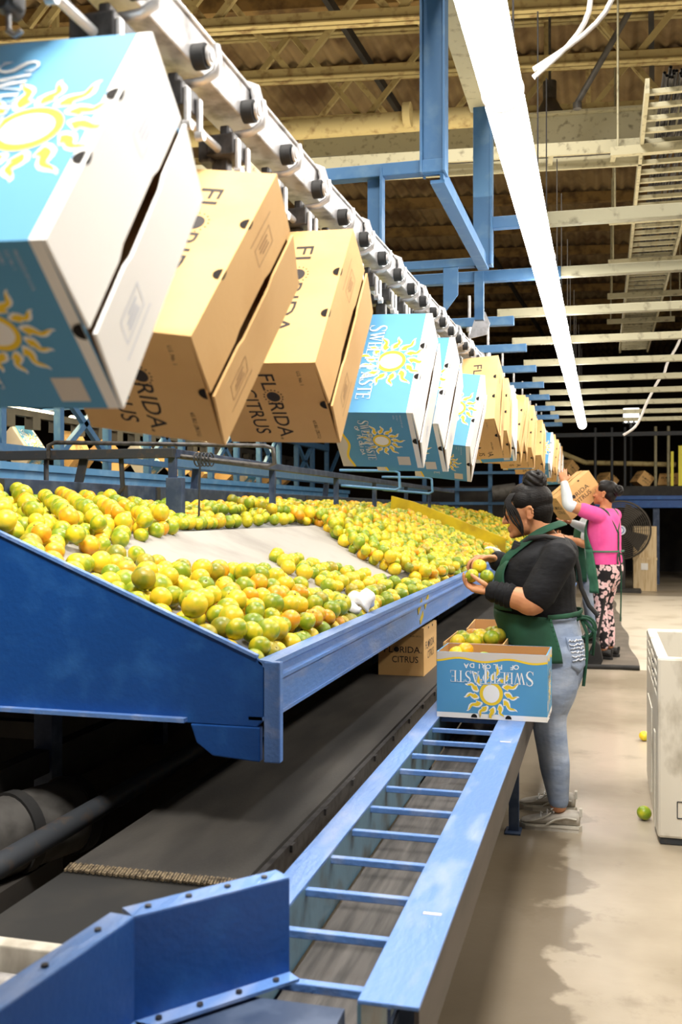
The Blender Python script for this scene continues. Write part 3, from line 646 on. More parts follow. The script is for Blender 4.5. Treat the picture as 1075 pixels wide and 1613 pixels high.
# angled guide plates
t = thing('box_guide', 'blue bolted guide plates turning off the box conveyor at lower left', 'guide rail', (-.7, 1.6, .59))
def plate(p, q, h, nm, z0=.592):
    p = V(*p, 0); q = V(*q, 0); d = (q - p).normalized(); n = V(-d.y, d.x, 0)
    m = MB(); m.bar(p + V(0, 0, z0 + h / 2), q + V(0, 0, z0 + h / 2), .006, h); pl = m.build(nm, M['blue'], t)
    m = MB(); m.bar(p + n * .02 + V(0, 0, z0 + h), q + n * .02 + V(0, 0, z0 + h), .045, .006); sub(m, 'top_flange', M['blue_worn'], pl)
    m = MB(); m.bar(p - n * .015 + V(0, 0, z0 + .003), q - n * .015 + V(0, 0, z0 + .003), .04, .006); sub(m, 'bottom_flange', M['blue_worn'], pl)
    for i in range(4):
        c = p.lerp(q, .12 + .25 * i) + n * .02 + V(0, 0, z0 + h)
        m = MB(); m.cyl(c, c + V(0, 0, .007), .006, 6); sub(m, 'bolt', M['steel_dark'], pl)
        c = p.lerp(q, .12 + .25 * i) - n * .02 + V(0, 0, z0 + .005)
        m = MB(); m.cyl(c, c + V(0, 0, .006), .006, 6); sub(m, 'bolt', M['steel_dark'], pl)
plate((-.735, 1.47), (-.545, 1.70), .172, 'guide_plate')
plate((-.79, .95), (-.735, 1.47), .172, 'guide_plate')
m = MB(); m.bb((-.80, .9, .44), (-.42, 1.62, .585)); m.build('support', M['navy'], t)

# ------------------------------------------------------------------ lettering
_tc = {}
def text2d(s, cap, sx=1.0, bold=0):
    """plain sans lettering as flat polygons, left aligned on the base line, capital height = cap"""
    key = (s, bold)
    if key not in _tc:
        c = bpy.data.curves.new('t', 'FONT'); c.body = s; c.size = 1; c.fill_mode = 'FRONT'; c.resolution_u = 3; c.offset = bold
        o = bpy.data.objects.new('t', c); COL.objects.link(o); bpy.context.view_layer.update()
        dg = bpy.context.evaluated_depsgraph_get(); me = bpy.data.meshes.new_from_object(o.evaluated_get(dg))
        vs = [(v.co.x, v.co.y) for v in me.vertices]; fs = [list(p.vertices) for p in me.polygons]
        bpy.data.objects.remove(o); bpy.data.curves.remove(c); bpy.data.meshes.remove(me)
        _tc[key] = (vs, fs)
    vs, fs = _tc[key]; k = cap / .73; x0 = min(v[0] for v in vs)
    return [((x - x0) * k * sx, y * k) for x, y in vs], fs
def textw(s, cap, sx=1.0): return max(v[0] for v in text2d(s, cap, sx)[0])
def ribbon(pts, ws):
    out = []; n = len(pts)
    L = []; Rr = []
    for i, (x, y) in enumerate(pts):
        a = pts[max(0, i - 1)]; b = pts[min(n - 1, i + 1)]; dx, dy = b[0] - a[0], b[1] - a[1]; d = math.hypot(dx, dy) or 1
        w = (ws[i] if isinstance(ws, list) else ws) / 2; L.append((x - dy / d * w, y + dx / d * w)); Rr.append((x + dy / d * w, y - dx / d * w))
    for i in range(n - 1): out.append([L[i], Rr[i], Rr[i + 1], L[i + 1]])
    return out
def serif(ch):
    """roman capital as strokes in a unit-high box: list of ribbons (points, width); returns strokes, advance"""
    if ch == 'S':
        pts = [(.52, .80), (.46, .93), (.32, .99), (.16, .94), (.09, .80), (.14, .66), (.30, .54), (.46, .42), (.52, .26), (.46, .10), (.30, .01), (.14, .06), (.05, .22)]
        return [(pts, [.03, .04, .05, .08, .11, .14, .16, .15, .13, .09, .05, .04, .03]), ([(.53, .72), (.53, .97)], .03), ([(.05, .03), (.05, .28)], .03)], .66
    if ch == 'W':
        return [([(.08, 1), (.34, 0)], .13), ([(.34, 0), (.54, .95)], .05), ([(.46, 1), (.72, 0)], .13), ([(.72, 0), (.98, 1)], .05), ([(-.04, .985), (.22, .985)], .03), ([(.84, .985), (1.1, .985)], .03)], 1.12
    if ch == 'E':
        return [([(.14, 0), (.14, 1)], .13), ([(.02, .985), (.58, .985)], .035), ([(.02, .015), (.62, .015)], .035), ([(.2, .52), (.46, .52)], .035), ([(.575, .985), (.575, .80)], .035), ([(.61, .015), (.61, .22)], .035), ([(.46, .42), (.46, .62)], .03)], .70
    if ch == 'T':
        return [([(.36, 0), (.36, 1)], .13), ([(.0, .98), (.72, .98)], .04), ([(.015, .98), (.015, .78)], .035), ([(.705, .98), (.705, .78)], .035), ([(.22, .015), (.5, .015)], .03)], .76
    if ch == 'A':
        return [([(.10, 0), (.40, 1)], .05), ([(.40, 1), (.70, 0)], .13), ([(.2, .34), (.6, .34)], .035), ([(0, .015), (.22, .015)], .03), ([(.56, .015), (.86, .015)], .03)], .84
def serif2d(s, x, y, caps, sx=1.0, grow=0.0):
    polys = []
    for ch, (h, dy) in zip(s, caps):
        st, adv = serif(ch)
        for pts, w in st:
            p2 = [(x + px * h * sx, y + dy + py * h) for px, py in pts]
            w2 = [q * h * .9 + grow for q in w] if isinstance(w, list) else w * h * .9 + grow
            polys += ribbon(p2, w2)
        x += adv * h * sx
    return polys, x
SW_CAPS = [(1.28, -.18), (1, 0), (1, 0), (1, 0), (1, 0), (1.45, -.36), (1, 0), (1, 0), (1, 0), (1, 0)]
def flame(c, ang, r0, r1, w):
    """wavy sun ray"""
    n = 10; pts = []; ws = []
    for i in range(n + 1):
        s = i / n; r = r0 + (r1 - r0) * s; o = w * .30 * math.sin(s * 2.7 * PI) * (1 - .4 * s)
        pts.append((c[0] + r * math.cos(ang) - o * math.sin(ang), c[1] + r * math.sin(ang) + o * math.cos(ang))); ws.append(max(.0006, w * (1 - s) ** .72 * (1 + .12 * math.sin(s * 2.7 * PI + 1))))
    return ribbon(pts, ws)
def disc(c, r, n=28, r2=None):
    return [[(c[0], c[1]), (c[0] + r * math.cos(2 * PI * i / n), c[1] + (r2 or r) * math.sin(2 * PI * i / n)), (c[0] + r * math.cos(2 * PI * (i + 1) / n), c[1] + (r2 or r) * math.sin(2 * PI * (i + 1) / n))] for i in range(n)]
def rect(a, b, c, d): return [[(a, b), (c, b), (c, d), (a, d)]]
def halfdisc(c, r, n=10): return [[c] + [(c[0] + r * math.cos(PI + PI * i / n), c[1] + r * 1.15 * math.sin(PI + PI * i / n)) for i in range(n + 1)]]

CL, CW, CH = .44, .26, .26
# material slots of a carton body: 0 board, 1 inside, 2 ink A, 3 yellow, 4 white, 5 hole, 6 cream
def art_blue(w, h, k):
    """list of (layer, material, polygons) for a printed side w wide, h high"""
    A = []
    A.append((1, 4, rect(0, h - .016, w, h)))
    A.append((1, 6, rect(0, 0, w, .018)))
    n = 24; wv = [(w * i / n, .030 + .007 * math.sin(i / n * 2 * PI * 2.2)) for i in range(n + 1)]
    A.append((1, 6, [[(a[0], .018), (b[0], .018), (b[0], b[1]), (a[0], a[1])] for a, b in zip(wv, wv[1:])]))
    A.append((2, 3, ribbon(wv, .008)))
    c = (w * .5, h - .098 * (1 if k == 1 else 1.15)); s = 1.0 if k == 1 else .62
    for i in range(13):
        a = 2 * PI * i / 13 + .12; A.append((1, 4, flame(c, a, (.057 if i % 2 else .057) * s, (.124 if i % 2 else .112) * s, .027 * s))); A.append((2, 3, flame(c, a, .060 * s, (.116 if i % 2 else .104) * s, .0175 * s)))
    A.append((2, 0, disc(c, .051 * s))); A.append((3, 3, disc(c, .047 * s))); A.append((4, 4, disc(c, .033 * s, 28, .036 * s)))
    cap = .046 * s * (1 if k == 1 else .95); _, x1 = serif2d('SWEETTASTE', 0, 0, [(cap * a, cap * b) for a, b in SW_CAPS])
    tw = .335 if k == 1 else .19; sx = tw / x1; y = c[1] - .088 * s - (0 if k == 1 else .004)
    caps = [(cap * a, cap * b) for a, b in SW_CAPS]
    A.append((5, 0, serif2d('SWEETTASTE', c[0] - tw / 2, y, caps, sx, .0045 * s)[0])); A.append((6, 4, serif2d('SWEETTASTE', c[0] - tw / 2, y, caps, sx)[0]))
    x = c[0] - .11 * s
    for i, ch in enumerate('OF FLORIDA'):
        if ch != ' ':
            vs, fs = text2d(ch, .019 * s, 1.1, .075); A.append((5, 0, [[(vs[q][0] + x - .0008 * s, vs[q][1] + y - .0315 * s + .002 * (i % 2)) for q in f] for f in fs]))
            vs, fs = text2d(ch, .019 * s, 1.1, .02); A.append((6, 4, [[(vs[q][0] + x, vs[q][1] + y - .031 * s + .002 * (i % 2)) for q in f] for f in fs]))
        x += .0222 * s
    if k == 2:
        A.append((2, 6, rect(w * .79, h - .075, w * .95, h - .035)))
        for j, tx in enumerate(('PRODUCE OF U.S.A.', 'U.S. No. 1', '4/5 BU.')):
            vs, fs = text2d(tx, .0052, .9); A.append((2, 7, [[(vs[q][0] + .012, vs[q][1] + h - .04 - .0105 * j) for q in f] for f in fs]))
    return A
def art_tan(w, h, k):
    A = []; cap = .046 if k == 1 else .037; yF = h - (.122 if k == 1 else .135); yC = h - (.182 if k == 1 else .19)
    tw = .29 if k == 1 else .205; x0 = w * .13
    def put(s, x, y, cp, wd, b=.004):
        vs, fs = text2d(s, cp, 1, b); sx = wd / max(v[0] for v in vs); return [[(vs[q][0] * sx + x, vs[q][1] + y) for q in f] for f in fs]
    u = tw / 7.0
    A.append((2, 2, put('FL', x0, yF, cap, 1.72 * u))); A.append((2, 2, put('RIDA', x0 + 3.1 * u, yF, cap, 3.9 * u)))
    c = (x0 + 2.42 * u, yF + cap * .48); r = cap * .42; A.append((2, 2, disc(c, r, 24)))
    for i in range(16):
        a = 2 * PI * i / 16; p = (c[0] + r * 1.38 * math.cos(a), c[1] + r * 1.38 * math.sin(a))
        A.append((2, 2, [[(p[0] + .0032 * math.cos(a + b), p[1] + .0032 * math.sin(a + b)) for b in (0, 2.2, 4.1)]]))
    A.append((2, 2, put('CITRUS', x0 + 1.55 * u, yC, cap, 5.1 * u)))
    A.append((2, 2, put('®', x0 + 7.1 * u, yF - .002, .007, .007, 0)))
    if k == 2:
        A.append((2, 2, put('U.S. No. 1', w * .1, h - .045, .0085, .042, .0))); A.append((2, 2, put('4/5 BU. (28.2 L)', w * .70, h - .045, .0085, .062, .0)))
    return A
def carton_body(kind, closed=True):
    """printed shell: x 0..CW, y 0..CL, z 0..CH; open at z = CH (flaps close it)"""
    m = MB(); T = .005; w, l, h = CW, CL, CH
    for a, b in (((0, 0, 0), (T, l, h)), ((w - T, 0, 0), (w, l, h)), ((T, 0, 0), (w - T, T, h)), ((T, l - T, 0), (w - T, l, h))): m.bb(a, b, 0)
    # the inside liner
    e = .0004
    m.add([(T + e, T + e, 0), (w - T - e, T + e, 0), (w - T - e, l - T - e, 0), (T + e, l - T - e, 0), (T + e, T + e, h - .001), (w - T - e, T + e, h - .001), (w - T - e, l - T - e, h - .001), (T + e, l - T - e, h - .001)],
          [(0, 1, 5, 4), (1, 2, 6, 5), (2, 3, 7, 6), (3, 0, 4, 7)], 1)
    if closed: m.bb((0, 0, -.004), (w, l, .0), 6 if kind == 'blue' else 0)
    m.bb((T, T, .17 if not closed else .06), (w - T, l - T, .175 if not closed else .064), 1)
    art = art_blue if kind == 'blue' else art_tan
    sides = [((0, l, 0), (0, -1, 0), (-1, 0, 0), l, 1), ((0, 0, 0), (1, 0, 0), (0, -1, 0), w, 2), ((w, 0, 0), (0, 1, 0), (1, 0, 0), l, 1), ((w, l, 0), (-1, 0, 0), (0, 1, 0), w, 2)]
    for o, du, nn, wd, k in sides:
        o = V(o); du = V(du); nn = V(nn); A = art(wd, h, k)
        hs = (.345, .655) if k == 1 else (.5,)
        for q in hs: A.append((7, 5, halfdisc((wd * q, h - .0003), .0125)))
        for lay, mt, polys in A:
            for p in polys:
                vs = [o + du * x + V(0, 0, 1) * min(max(y, 0), h) + nn * (.00022 * lay) for x, y in p]
                n = (vs[1] - vs[0]).cross(vs[2] - vs[1])
                m.add(vs, [tuple(range(len(vs))) if n.dot(nn) > 0 else tuple(range(len(vs) - 1, -1, -1))], mt)
    return m
def flap(side, ang, kind):
    """one long flap hinged on x = 0 (side 0) or x = CW (side 1)"""
    m = MB(); wd = CW / 2 - (.004 if side else .004); T = .0045
    sg = 1 if side == 0 else -1; x0 = 0 if side == 0 else CW
    def P(x, y, z): 
        c, s = math.cos(ang), math.sin(ang); return (x0 + sg * (x * c - z * s), y, CH + x * s + z * c)
    y0, y1 = .0, CL
    # free edge with a shallow slit in its middle
    prof = [(0, y0), (0, y1), (wd, y1), (wd, y1 * .72), (wd - .006, y1 * .66), (wd - .006, y1 * .34), (wd, y1 * .28), (wd, y0)]
    top = [V(P(x, y, T)) for x, y in prof]; bot = [V(P(x, y, 0)) for x, y in prof]; n = len(prof)
    fs = [tuple(range(n)), tuple(range(2 * n - 1, n - 1, -1))] + [(i, (i + 1) % n, (i + 1) % n + n, i + n) for i in range(n)]
    if (top[1] - top[0]).cross(top[2] - top[1]).z > 0: pass
    else: fs = [tuple(reversed(f)) for f in fs]
    m.add(top + bot, fs, 0)
    for q in (.345, .655):
        if side == 0:
            pts = [(0.0005, CL * (1 - q)) ] + [(.006 * math.sin(PI * i / 8), CL * (1 - q) + .0125 * math.cos(PI * i / 8)) for i in range(9)]
            vs = [V(P(x, y, T + .0006)) for x, y in pts]; f = list(range(len(vs)))
            if (vs[1] - vs[0]).cross(vs[2] - vs[1]).z < 0: f.reverse()
            m.add(vs, [f], 2)
    # faint printed panel and text bars on the flap
    yc = CL * (.74 if side == 0 else .25)
    for xa, xb, ya, yb in ((.034, .036, -.06, .05), (.05, .052, -.045, .03), (.085, .087, -.045, .03), (.05, .087, .03, .032), (.05, .087, -.047, -.045), (.058, .062, -.03, .015), (.066, .07, -.03, .01), (.074, .078, -.02, .015)):
        vs = [V(P(x, yc + y, T + .0005)) for x, y in ((xa, ya), (xb, ya), (xb, yb), (xa, yb))]; f = [0, 1, 2, 3]
        if (vs[1] - vs[0]).cross(vs[2] - vs[1]).z < 0: f.reverse()
        m.add(vs, [f], 1)
    return m
def carton(kind, open_bottom=False):
    o = thing('citrus_carton', 'x', 'carton', world=False)
    mats = [M['box_blue'], M['tan_in'], M['ink'], M['box_yellow'], M['box_white'], M['hole'], M['box_cream'], M['box_mark']] if kind == 'blue' else [M['tan'], M['tan_in'], M['ink'], M['ink'], M['tan'], M['hole'], M['tan'], M['ink']]
    carton_body(kind, not open_bottom).build('body', mats, o)
    fm = [M['box_white'], M['box_mark'], M['hole']] if kind == 'blue' else [M['tan'], M['ink_soft'], M['hole']]
    flap(0, .03, kind).build('flap', fm, o); flap(1, .07, kind).build('flap', fm, o)
    return o
PROTO = {'blue': carton('blue'), 'tan': carton('tan')}
PROTO_OPEN = {'blue': carton('blue', True), 'tan': carton('tan', True)}
used = set()
def new_carton(kind, mat4, label, group, opened=False):
    pr = (PROTO_OPEN if opened else PROTO)[kind]
    key = (kind, opened)
    o = pr if key not in used else copy_tree(pr); used.add(key)
    o.matrix_world = mat4; o['label'] = label; o['group'] = group
    return o
def hang_matrix(p, w):
    a = math.radians(50); v = V([math.radians(q) for q in w]); Rm = Matrix.Rotation(v.length, 3, v.normalized()) if v.length > 1e-6 else Matrix.Identity(3)
    e1 = Rm @ V(0, math.cos(a), math.sin(a)); e2 = Rm @ V(0, math.sin(a), -math.cos(a)); e3 = Rm @ V(-1, 0, 0)
    z = -e3; t = V(p) - z * CH
    return Matrix(((e2.x, e1.x, z.x, t.x), (e2.y, e1.y, z.y, t.y), (e2.z, e1.z, z.z, t.z), (0, 0, 0, 1)))
HG = 'cartons hanging from the chain conveyor'
near = [('blue', (-.58, .947, 1.711), (2.2, 1.4, 2.7), 'big blue carton hanging nearest the camera, cut off by the left edge'),
        ('tan', (-.636, 1.464, 1.699), (1.8, 8.4, -.7), 'tan citrus carton hanging right behind the nearest blue carton'),
        ('tan', (-.591, 2.013, 1.735), (3.3, 1.7, -1.4), 'tan citrus carton hanging between another tan carton and a blue one'),
        ('blue', (-.559, 2.955, 1.719), (2.8, 1.9, -.8), 'blue sun carton hanging first in the run of three blue cartons'),
        ('blue', (-.562, 3.454, 1.729), (2.1, 1.5, -2.2), 'blue carton hanging in the middle of the run of three blue cartons'),
        ('blue', (-.581, 4.463, 1.715), (3.5, 6.6, .6), 'blue carton hanging last of the three blue cartons before a tan one'),
        ('tan', (-.531, 5.019, 1.889), (4, -3.3, -2.8), 'tan carton hanging higher, just behind the three blue cartons')]
for k, p, w, lab in near: new_carton(k, hang_matrix(p, w), lab, HG)
far = [(6.1, 'tan'), (6.45, 'blue'), (7.05, 'tan'), (7.55, 'tan'), (7.95, 'tan'), (8.45, 'blue'), (9.4, 'tan'), (10.0, 'tan'), (11.1, 'blue'), (11.6, 'tan'), (12.1, 'tan'), (12.6, 'tan'), (13.1, 'blue'), (13.6, 'blue'), (14.1, 'tan'), (14.7, 'blue')]
for i, (y, k) in enumerate(far):
    new_carton(k, hang_matrix((-.565 + R.uniform(-.015, .015), y, 1.93 + .004 * i + R.uniform(-.02, .02)), (R.uniform(0, 5), R.uniform(-3, 4), R.uniform(-3, 2))),
               '%s carton hanging on the chain conveyor, %s behind the three blue cartons' % ('white flapped blue' if k == 'blue' else 'tan', ORD[i + 1]), HG)
# cartons of the far line
for i in range(11):
    k = 'blue' if i in (1, 4, 8) else 'tan'
    o = new_carton(k, Matrix.Translation((0, 0, 0)) @ hang_matrix((-5.75, 8.6 + .95 * i, 2.02), (R.uniform(-4, 4), R.uniform(-4, 4), 90 + R.uniform(-30, 30))), '%s carton hanging on the far line at left, %s from the camera' % (k, ORD[i]), 'cartons of the far line')
def lay_matrix(cx, cy, z, rz): return Matrix.Translation((cx, cy, z)) @ Matrix.Rotation(rz, 4, 'Z') @ Matrix.Translation((-CW / 2, -CL / 2, 0))
def flip_matrix(cx, cy, z, rz): return Matrix.Translation((cx, cy, z + CH)) @ Matrix.Rotation(rz, 4, 'Z') @ Matrix.Rotation(PI, 4, 'X') @ Matrix.Translation((-CW / 2, -CL / 2, 0))
OB = 'open cartons on the box conveyor'
new_carton('blue', flip_matrix(-.43, 4.13, ZT + .0055, math.radians(-91)), 'upturned open blue carton on the box conveyor, its lettering upside down', OB, True)
new_carton('tan', flip_matrix(-.54, 4.50, ZT + .0055, math.radians(0)), 'open tan carton heaped with citrus behind the upturned blue carton', OB, True)
new_carton('tan', flip_matrix(-.515, 5.02, ZT + .0075, math.radians(2)), 'empty tan carton farthest of the three on the box conveyor', OB, True)
new_carton('tan', lay_matrix(-1.10, 5.72, .5045, math.radians(0)), 'tan citrus carton standing upright on the dark belt under the table', 'cartons on the belts')
BK = 'cartons on the mezzanine'
for k, (x, y, z, rz, tilt, lab) in enumerate(((.76, 20.9, 2.06, .3, .62, 'tan carton tipped on edge on the mezzanine, left one of the pair'), (1.33, 21.1, 2.02, 1.2, .5, 'tan carton leaning on the mezzanine, right one of the pair'), (.05, 21.0, 2.04, .5, .7, 'tan carton tipped up on the mezzanine behind the blue posts'), (-.75, 20.9, 2.3, .8, .7, 'tan carton high up on the mezzanine beside the hanging row'))):
    new_carton('tan', Matrix.Translation((x, y, z)) @ Matrix.Rotation(rz, 4, 'Z') @ Matrix.Rotation(tilt, 4, 'Y') @ Matrix.Translation((-CW / 2, -CL / 2, -CH / 2)), lab, BK)

# ------------------------------------------------------------------ overhead chain conveyor
def railz(y): return 2.262 + max(0, min(y - 2.6, 4)) * .02 + max(0, y - 6.6) * .012
t = thing('overhead_rail', 'galvanised overhead rail running above the hanging cartons', 'rail', (-.76, .9, 2.26))
ypts = [.3, 2.6, 6.6, 16.5]
for a, b in zip(ypts, ypts[1:]):
    m = MB(); m.bar((-.76, a, railz(a) + .012), (-.76, b, railz(b) + .012), .075, .074); m.bar((-.722, a, railz(a) + .051), (-.722, b, railz(b) + .051), .012, .008); m.build('rail_section', M['steel'], t, .003)
m = MB(); m.prism([(-.70, 5.35, 2.35), (-.60, 5.35, 2.37), (-.585, 5.35, 2.43), (-.61, 5.35, 2.49), (-.635, 5.35, 2.51), (-.66, 5.35, 2.48)], (0, .006, 0)); m.build('guide_blade', M['steel'], t)
def trolley(tab):
    o = thing('chain_trolley', 'dark roller trolley with steel clamp on the chain above the hanging cartons', 'trolley', group='trolleys of the chain conveyor', world=False)
    m = MB(); m.cyl((.038, 0, -.012), (.062, 0, -.012), .023, 18); m.build('roller', M['black'], o)
    m = MB(); m.cyl((.066, 0, -.012), (.074, 0, -.012), .012, 10); m.cyl((.066, .0, -.012), (.071, 0, -.012), .018, 12); m.build('hub', M['steel'], o)
    m = MB(); m.tube([(.07, .03, .02), (.073, .032, -.005), (.068, .03, -.03), (.045, .025, -.046), (.01, .02, -.05)], .006, 8, 0, True, 1.8); m.build('bracket', M['steel'], o)
    m = MB(); m.box((.0, 0, -.088), (.062, .075, .045)); m.box((-.035, -.01, -.092), (.03, .05, .055)); m.box((0, 0, -.055), (.02, .03, .03)); m.build('clamp', M['steel_dark'], o, .004)
    for y in (-.028, .028):
        m = MB(); m.box((.036, y, -.115), (.008, .016, .075)); m.cyl((.03, y, -.145), (.045, y, -.145), .01, 10); m.build('link', M['steel'], o, .002)
    m = MB(); m.cyl((-.005, .03, -.097), (-.005, .228, -.097), .0085, 10); m.build('rod', M['steel'], o)
    m = MB(); m.box((-.01, 0, -.14), (.035, .03, .06)); m.cyl((-.01, -.02, -.165), (-.01, .02, -.165), .012, 10); m.build('carton_catch', M['steel_dark'], o, .003)
    m = MB(); m.cyl((-.01, 0, -.165), (-.01, 0, -.20), .004, 6); m.tube([(-.01, 0, -.198), (.0, 0, -.206), (.01, 0, -.2)], .004, 6); m.build('hook', M['steel'], o)
    if tab:
        m = MB(); m.tube([(.045, .05, .0), (.052, .05, .03), (.045, .05, .055), (.03, .05, .06)], .012, 8, 0, True, 2.0); m.build('tab', M['steel'], o)
    return o
TP = [trolley(False), trolley(True)]; first = [True, True]
y = .66; i = 0
while y < 14.5:
    k = i % 2; o = TP[k] if first[k] else copy_tree(TP[k]); first[k] = False
    o.location = (-.76, y, railz(y)); y += .2575; i += 1
# second strand beyond the guide blade
y = 5.5
while y < 9.5:
    o = copy_tree(TP[i % 2]); o.location = (-.83, y, railz(y) - .09); y += .2575; i += 1

# ------------------------------------------------------------------ citrus
def orange_verts(r, nu, nv, seed):
    m = MB(); m.ell((0, 0, 0), (r, r, r * .93), None, nu, nv); rr = random.Random(seed)
    a, b, c = rr.uniform(0, 6), rr.uniform(0, 6), rr.uniform(0, 6); out = []
    for x, y, z in m.v:
        k = 1 + .012 * math.sin(3 * x / r + a) + .012 * math.sin(2.5 * y / r + b) + .01 * math.sin(3 * z / r + c)
        d = math.hypot(x, y) / r
        if z > 0: z -= .05 * r * math.exp(-(d / .16) ** 2)
        out.append((x * k, y * k, z * k))
    m.v = out
    return m
ORP = []
for ci in range(5):
    m = orange_verts(1.0, 20, 14, ci)
    m.lathe([(.0, .90), (.05, .915), (.09, .90), (.10, .88)], (0, 0, 0), (0, 0, 1), 8, 1)
    ORP.append(m.mesh('orange', [CITU[ci], M['stem']]))
ONAME = ['yellow-green', 'green', 'yellow', 'deep orange', 'olive speckled']
def pick(p_orange=.12):
    q = R.random()
    return 3 if q < p_orange else (1 if q < p_orange + .17 else (4 if q < p_orange + .23 else (0 if q < p_orange + .56 else 2)))
def orange(p, r, ci, label, group):
    o = bpy.data.objects.new('orange', ORP[ci]); COL.objects.link(o); o.location = p; o.scale = (r, r, r)
    o.rotation_euler = (R.uniform(-.9, .9) + (PI if R.random() < .4 else 0), R.uniform(-.9, .9), R.uniform(0, 6.28))
    return tag(o, label, 'orange', group)
def inside(x, y, poly):
    c = False; n = len(poly)
    for i in range(n):
        (x1, y1), (x2, y2) = poly[i], poly[i - 1]
        if (y1 > y) != (y2 > y) and x < (x2 - x1) * (y - y1) / (y2 - y1) + x1: c = not c
    return c
def nrm(x): return V(-.0, 0, 0)
def heap(poly, tries, maxh, rng, blocked=()):
    """drop fruit one after another onto the tray"""
    xs = [p[0] for p in poly]; ys = [p[1] for p in poly]; grid = {}; out = []; cell = .09
    seeds = []; a = rng.uniform(0, 1); sp = .0735; ca, sa = math.cos(a), math.sin(a); cx, cy = sum(xs) / len(xs), sum(ys) / len(ys); nn = int(max(max(xs) - min(xs), max(ys) - min(ys)) / sp) + 8
    for i in range(-nn, nn):
        for j in range(-nn, nn):
            u = (i + .5 * (j % 2)) * sp + rng.uniform(-.006, .006); v = j * sp * .866 + rng.uniform(-.006, .006)
            seeds.append((cx + u * ca - v * sa, cy + u * sa + v * ca))
    if poly is A: seeds = [(-.998 - .002 * (i % 2), 2.768 + .0735 * i) for i in range(22)] + [(-1.075 - .0735 * i, 2.768) for i in range(9)] + seeds
    for q in range(tries):
        x, y = seeds[q] if q < len(seeds) else (rng.uniform(min(xs), max(xs)), rng.uniform(min(ys), max(ys)))
        if not inside(x, y, poly): continue
        r = rng.choice((.0315, .034, .0355, .037, .039, .041)) if rng.random() < .85 else rng.uniform(.03, .044)
        if x > -.958 - r or y < Y0 + .016 + r: continue
        if x < XB + r: continue
        if abs(y - 10.015) < r + .02: continue
        sl = .42 if x > XK else .14
        base = zs(x) + r * math.sqrt(1 + sl * sl); z = base
        ix, iy = int(math.floor(x / cell)), int(math.floor(y / cell)); ok = True
        for a in (-1, 0, 1):
            for b in (-1, 0, 1):
                for (X, Y, Z, rr) in grid.get((ix + a, iy + b), ()):
                    d2 = (x - X) ** 2 + (y - Y) ** 2; s = (r + rr) * .985
                    if d2 < s * s: z = max(z, Z + math.sqrt(s * s - d2))
        h = z - base
        if h > maxh(x, y): continue
        if (.010 if q < len(seeds) else .0005) < h < .030: continue          # would be perched on one neighbour's side
        grid.setdefault((ix, iy), []).append((x, y, z, r)); out.append((x, y, z, r))
    return out
rng = random.Random(11)
A = [(-1.82, 2.72), (-.95, 2.72), (-.95, 4.5), (-1.1, 4.32), (-1.26, 4.05), (-1.36, 3.72), (-1.53, 3.54), (-1.69, 3.32), (-1.67, 3.1), (-1.66, 2.85)]
B = [(-1.59, 4.6), (-1.49, 4.8), (-1.33, 5.1), (-1.13, 5.42), (-1.0, 5.9), (-.95, 6.2), (-.95, 4.1), (-1.16, 4.36), (-1.34, 4.42), (-1.44, 4.44), (-1.53, 4.52), (-1.62, 4.67)]
Cc = [(-1.92, 6.6), (-1.7, 6.25), (-1.37, 5.82), (-1.2, 5.85), (-.95, 5.9), (-.95, 9.97), (-1.92, 9.97)]
D = [(-1.72, 2.72), (-1.74, 3.1), (-1.80, 3.6), (-1.86, 4.15), (-2.2, 4.6), (-2.7, 5.0), (-2.71, 2.72)]
Ee = [(-1.94, 4.42), (-1.95, 5.15), (-2.1, 5.2), (-2.42, 5.35), (-2.45, 4.75), (-2.1, 4.42)]
Ff = [(-2.35, 5.4), (-2.71, 5.2), (-2.71, 7.2), (-2.45, 6.6)]
G = [(-1.9, 6.35), (-2.15, 6.3), (-2.71, 7.0), (-2.71, 9.97), (-1.9, 9.97)]
Hh = [(-2.7, 10.05), (-.95, 10.05), (-.95, 16.6), (-2.7, 16.6)]
fruit = []
def hA(x, y): return .07 if y < 3.9 and x > -1.4 else .02
for poly, n, mh, reg in ((A, 30000, hA, 0), (B, 16000, lambda x, y: .02, 1), (Cc, 60000, lambda x, y: .07, 2), (D, 20000, lambda x, y: .02 if (x * 7 + y * 5) % 1 > .12 else .06, 3), (Ee, 5000, lambda x, y: .02, 3), (Ff, 4000, lambda x, y: .02, 3), (G, 30000, lambda x, y: .05, 2), (Hh, 60000, lambda x, y: .05, 4)):
    for q in heap(poly, n, mh, rng): fruit.append((*q, reg))
for x, y in ((-1.96, 5.35), (-1.99, 5.62), (-2.0, 5.95), (-2.08, 6.0), (-1.98, 6.08), (-2.12, 5.75), (-2.2, 6.1)): fruit.append((x, y, zs(x) + .038, .037, 3))
def dist(q): return (q[0] ** 2 + q[1] ** 2 + (q[2] - 1.42) ** 2)
fruit.sort(key=dist)
RL = ['in the front heap by the blue end panel', 'in the narrow bunch beside the bare canvas', 'in the big heap beyond the canvas', 'on the upper deck by the back board', 'past the yellow divider board']
NI = 280
pile = {}
for k, q in enumerate(fruit):
    ci = pick(.12 if q[4] != 1 else .07)
    if k < NI: orange(q[:3], q[3], ci, '%s citrus fruit %s' % (ONAME[ci], RL[q[4]]), '%s fruit %s' % (ONAME[ci], RL[q[4]]))
    else: pile.setdefault('x', []).append((q, ci))
m = MB(); protos = [orange_verts(1.0, 14, 9, i) for i in range(4)]; protos_far = [orange_verts(1.0, 9, 6, i) for i in range(3)]
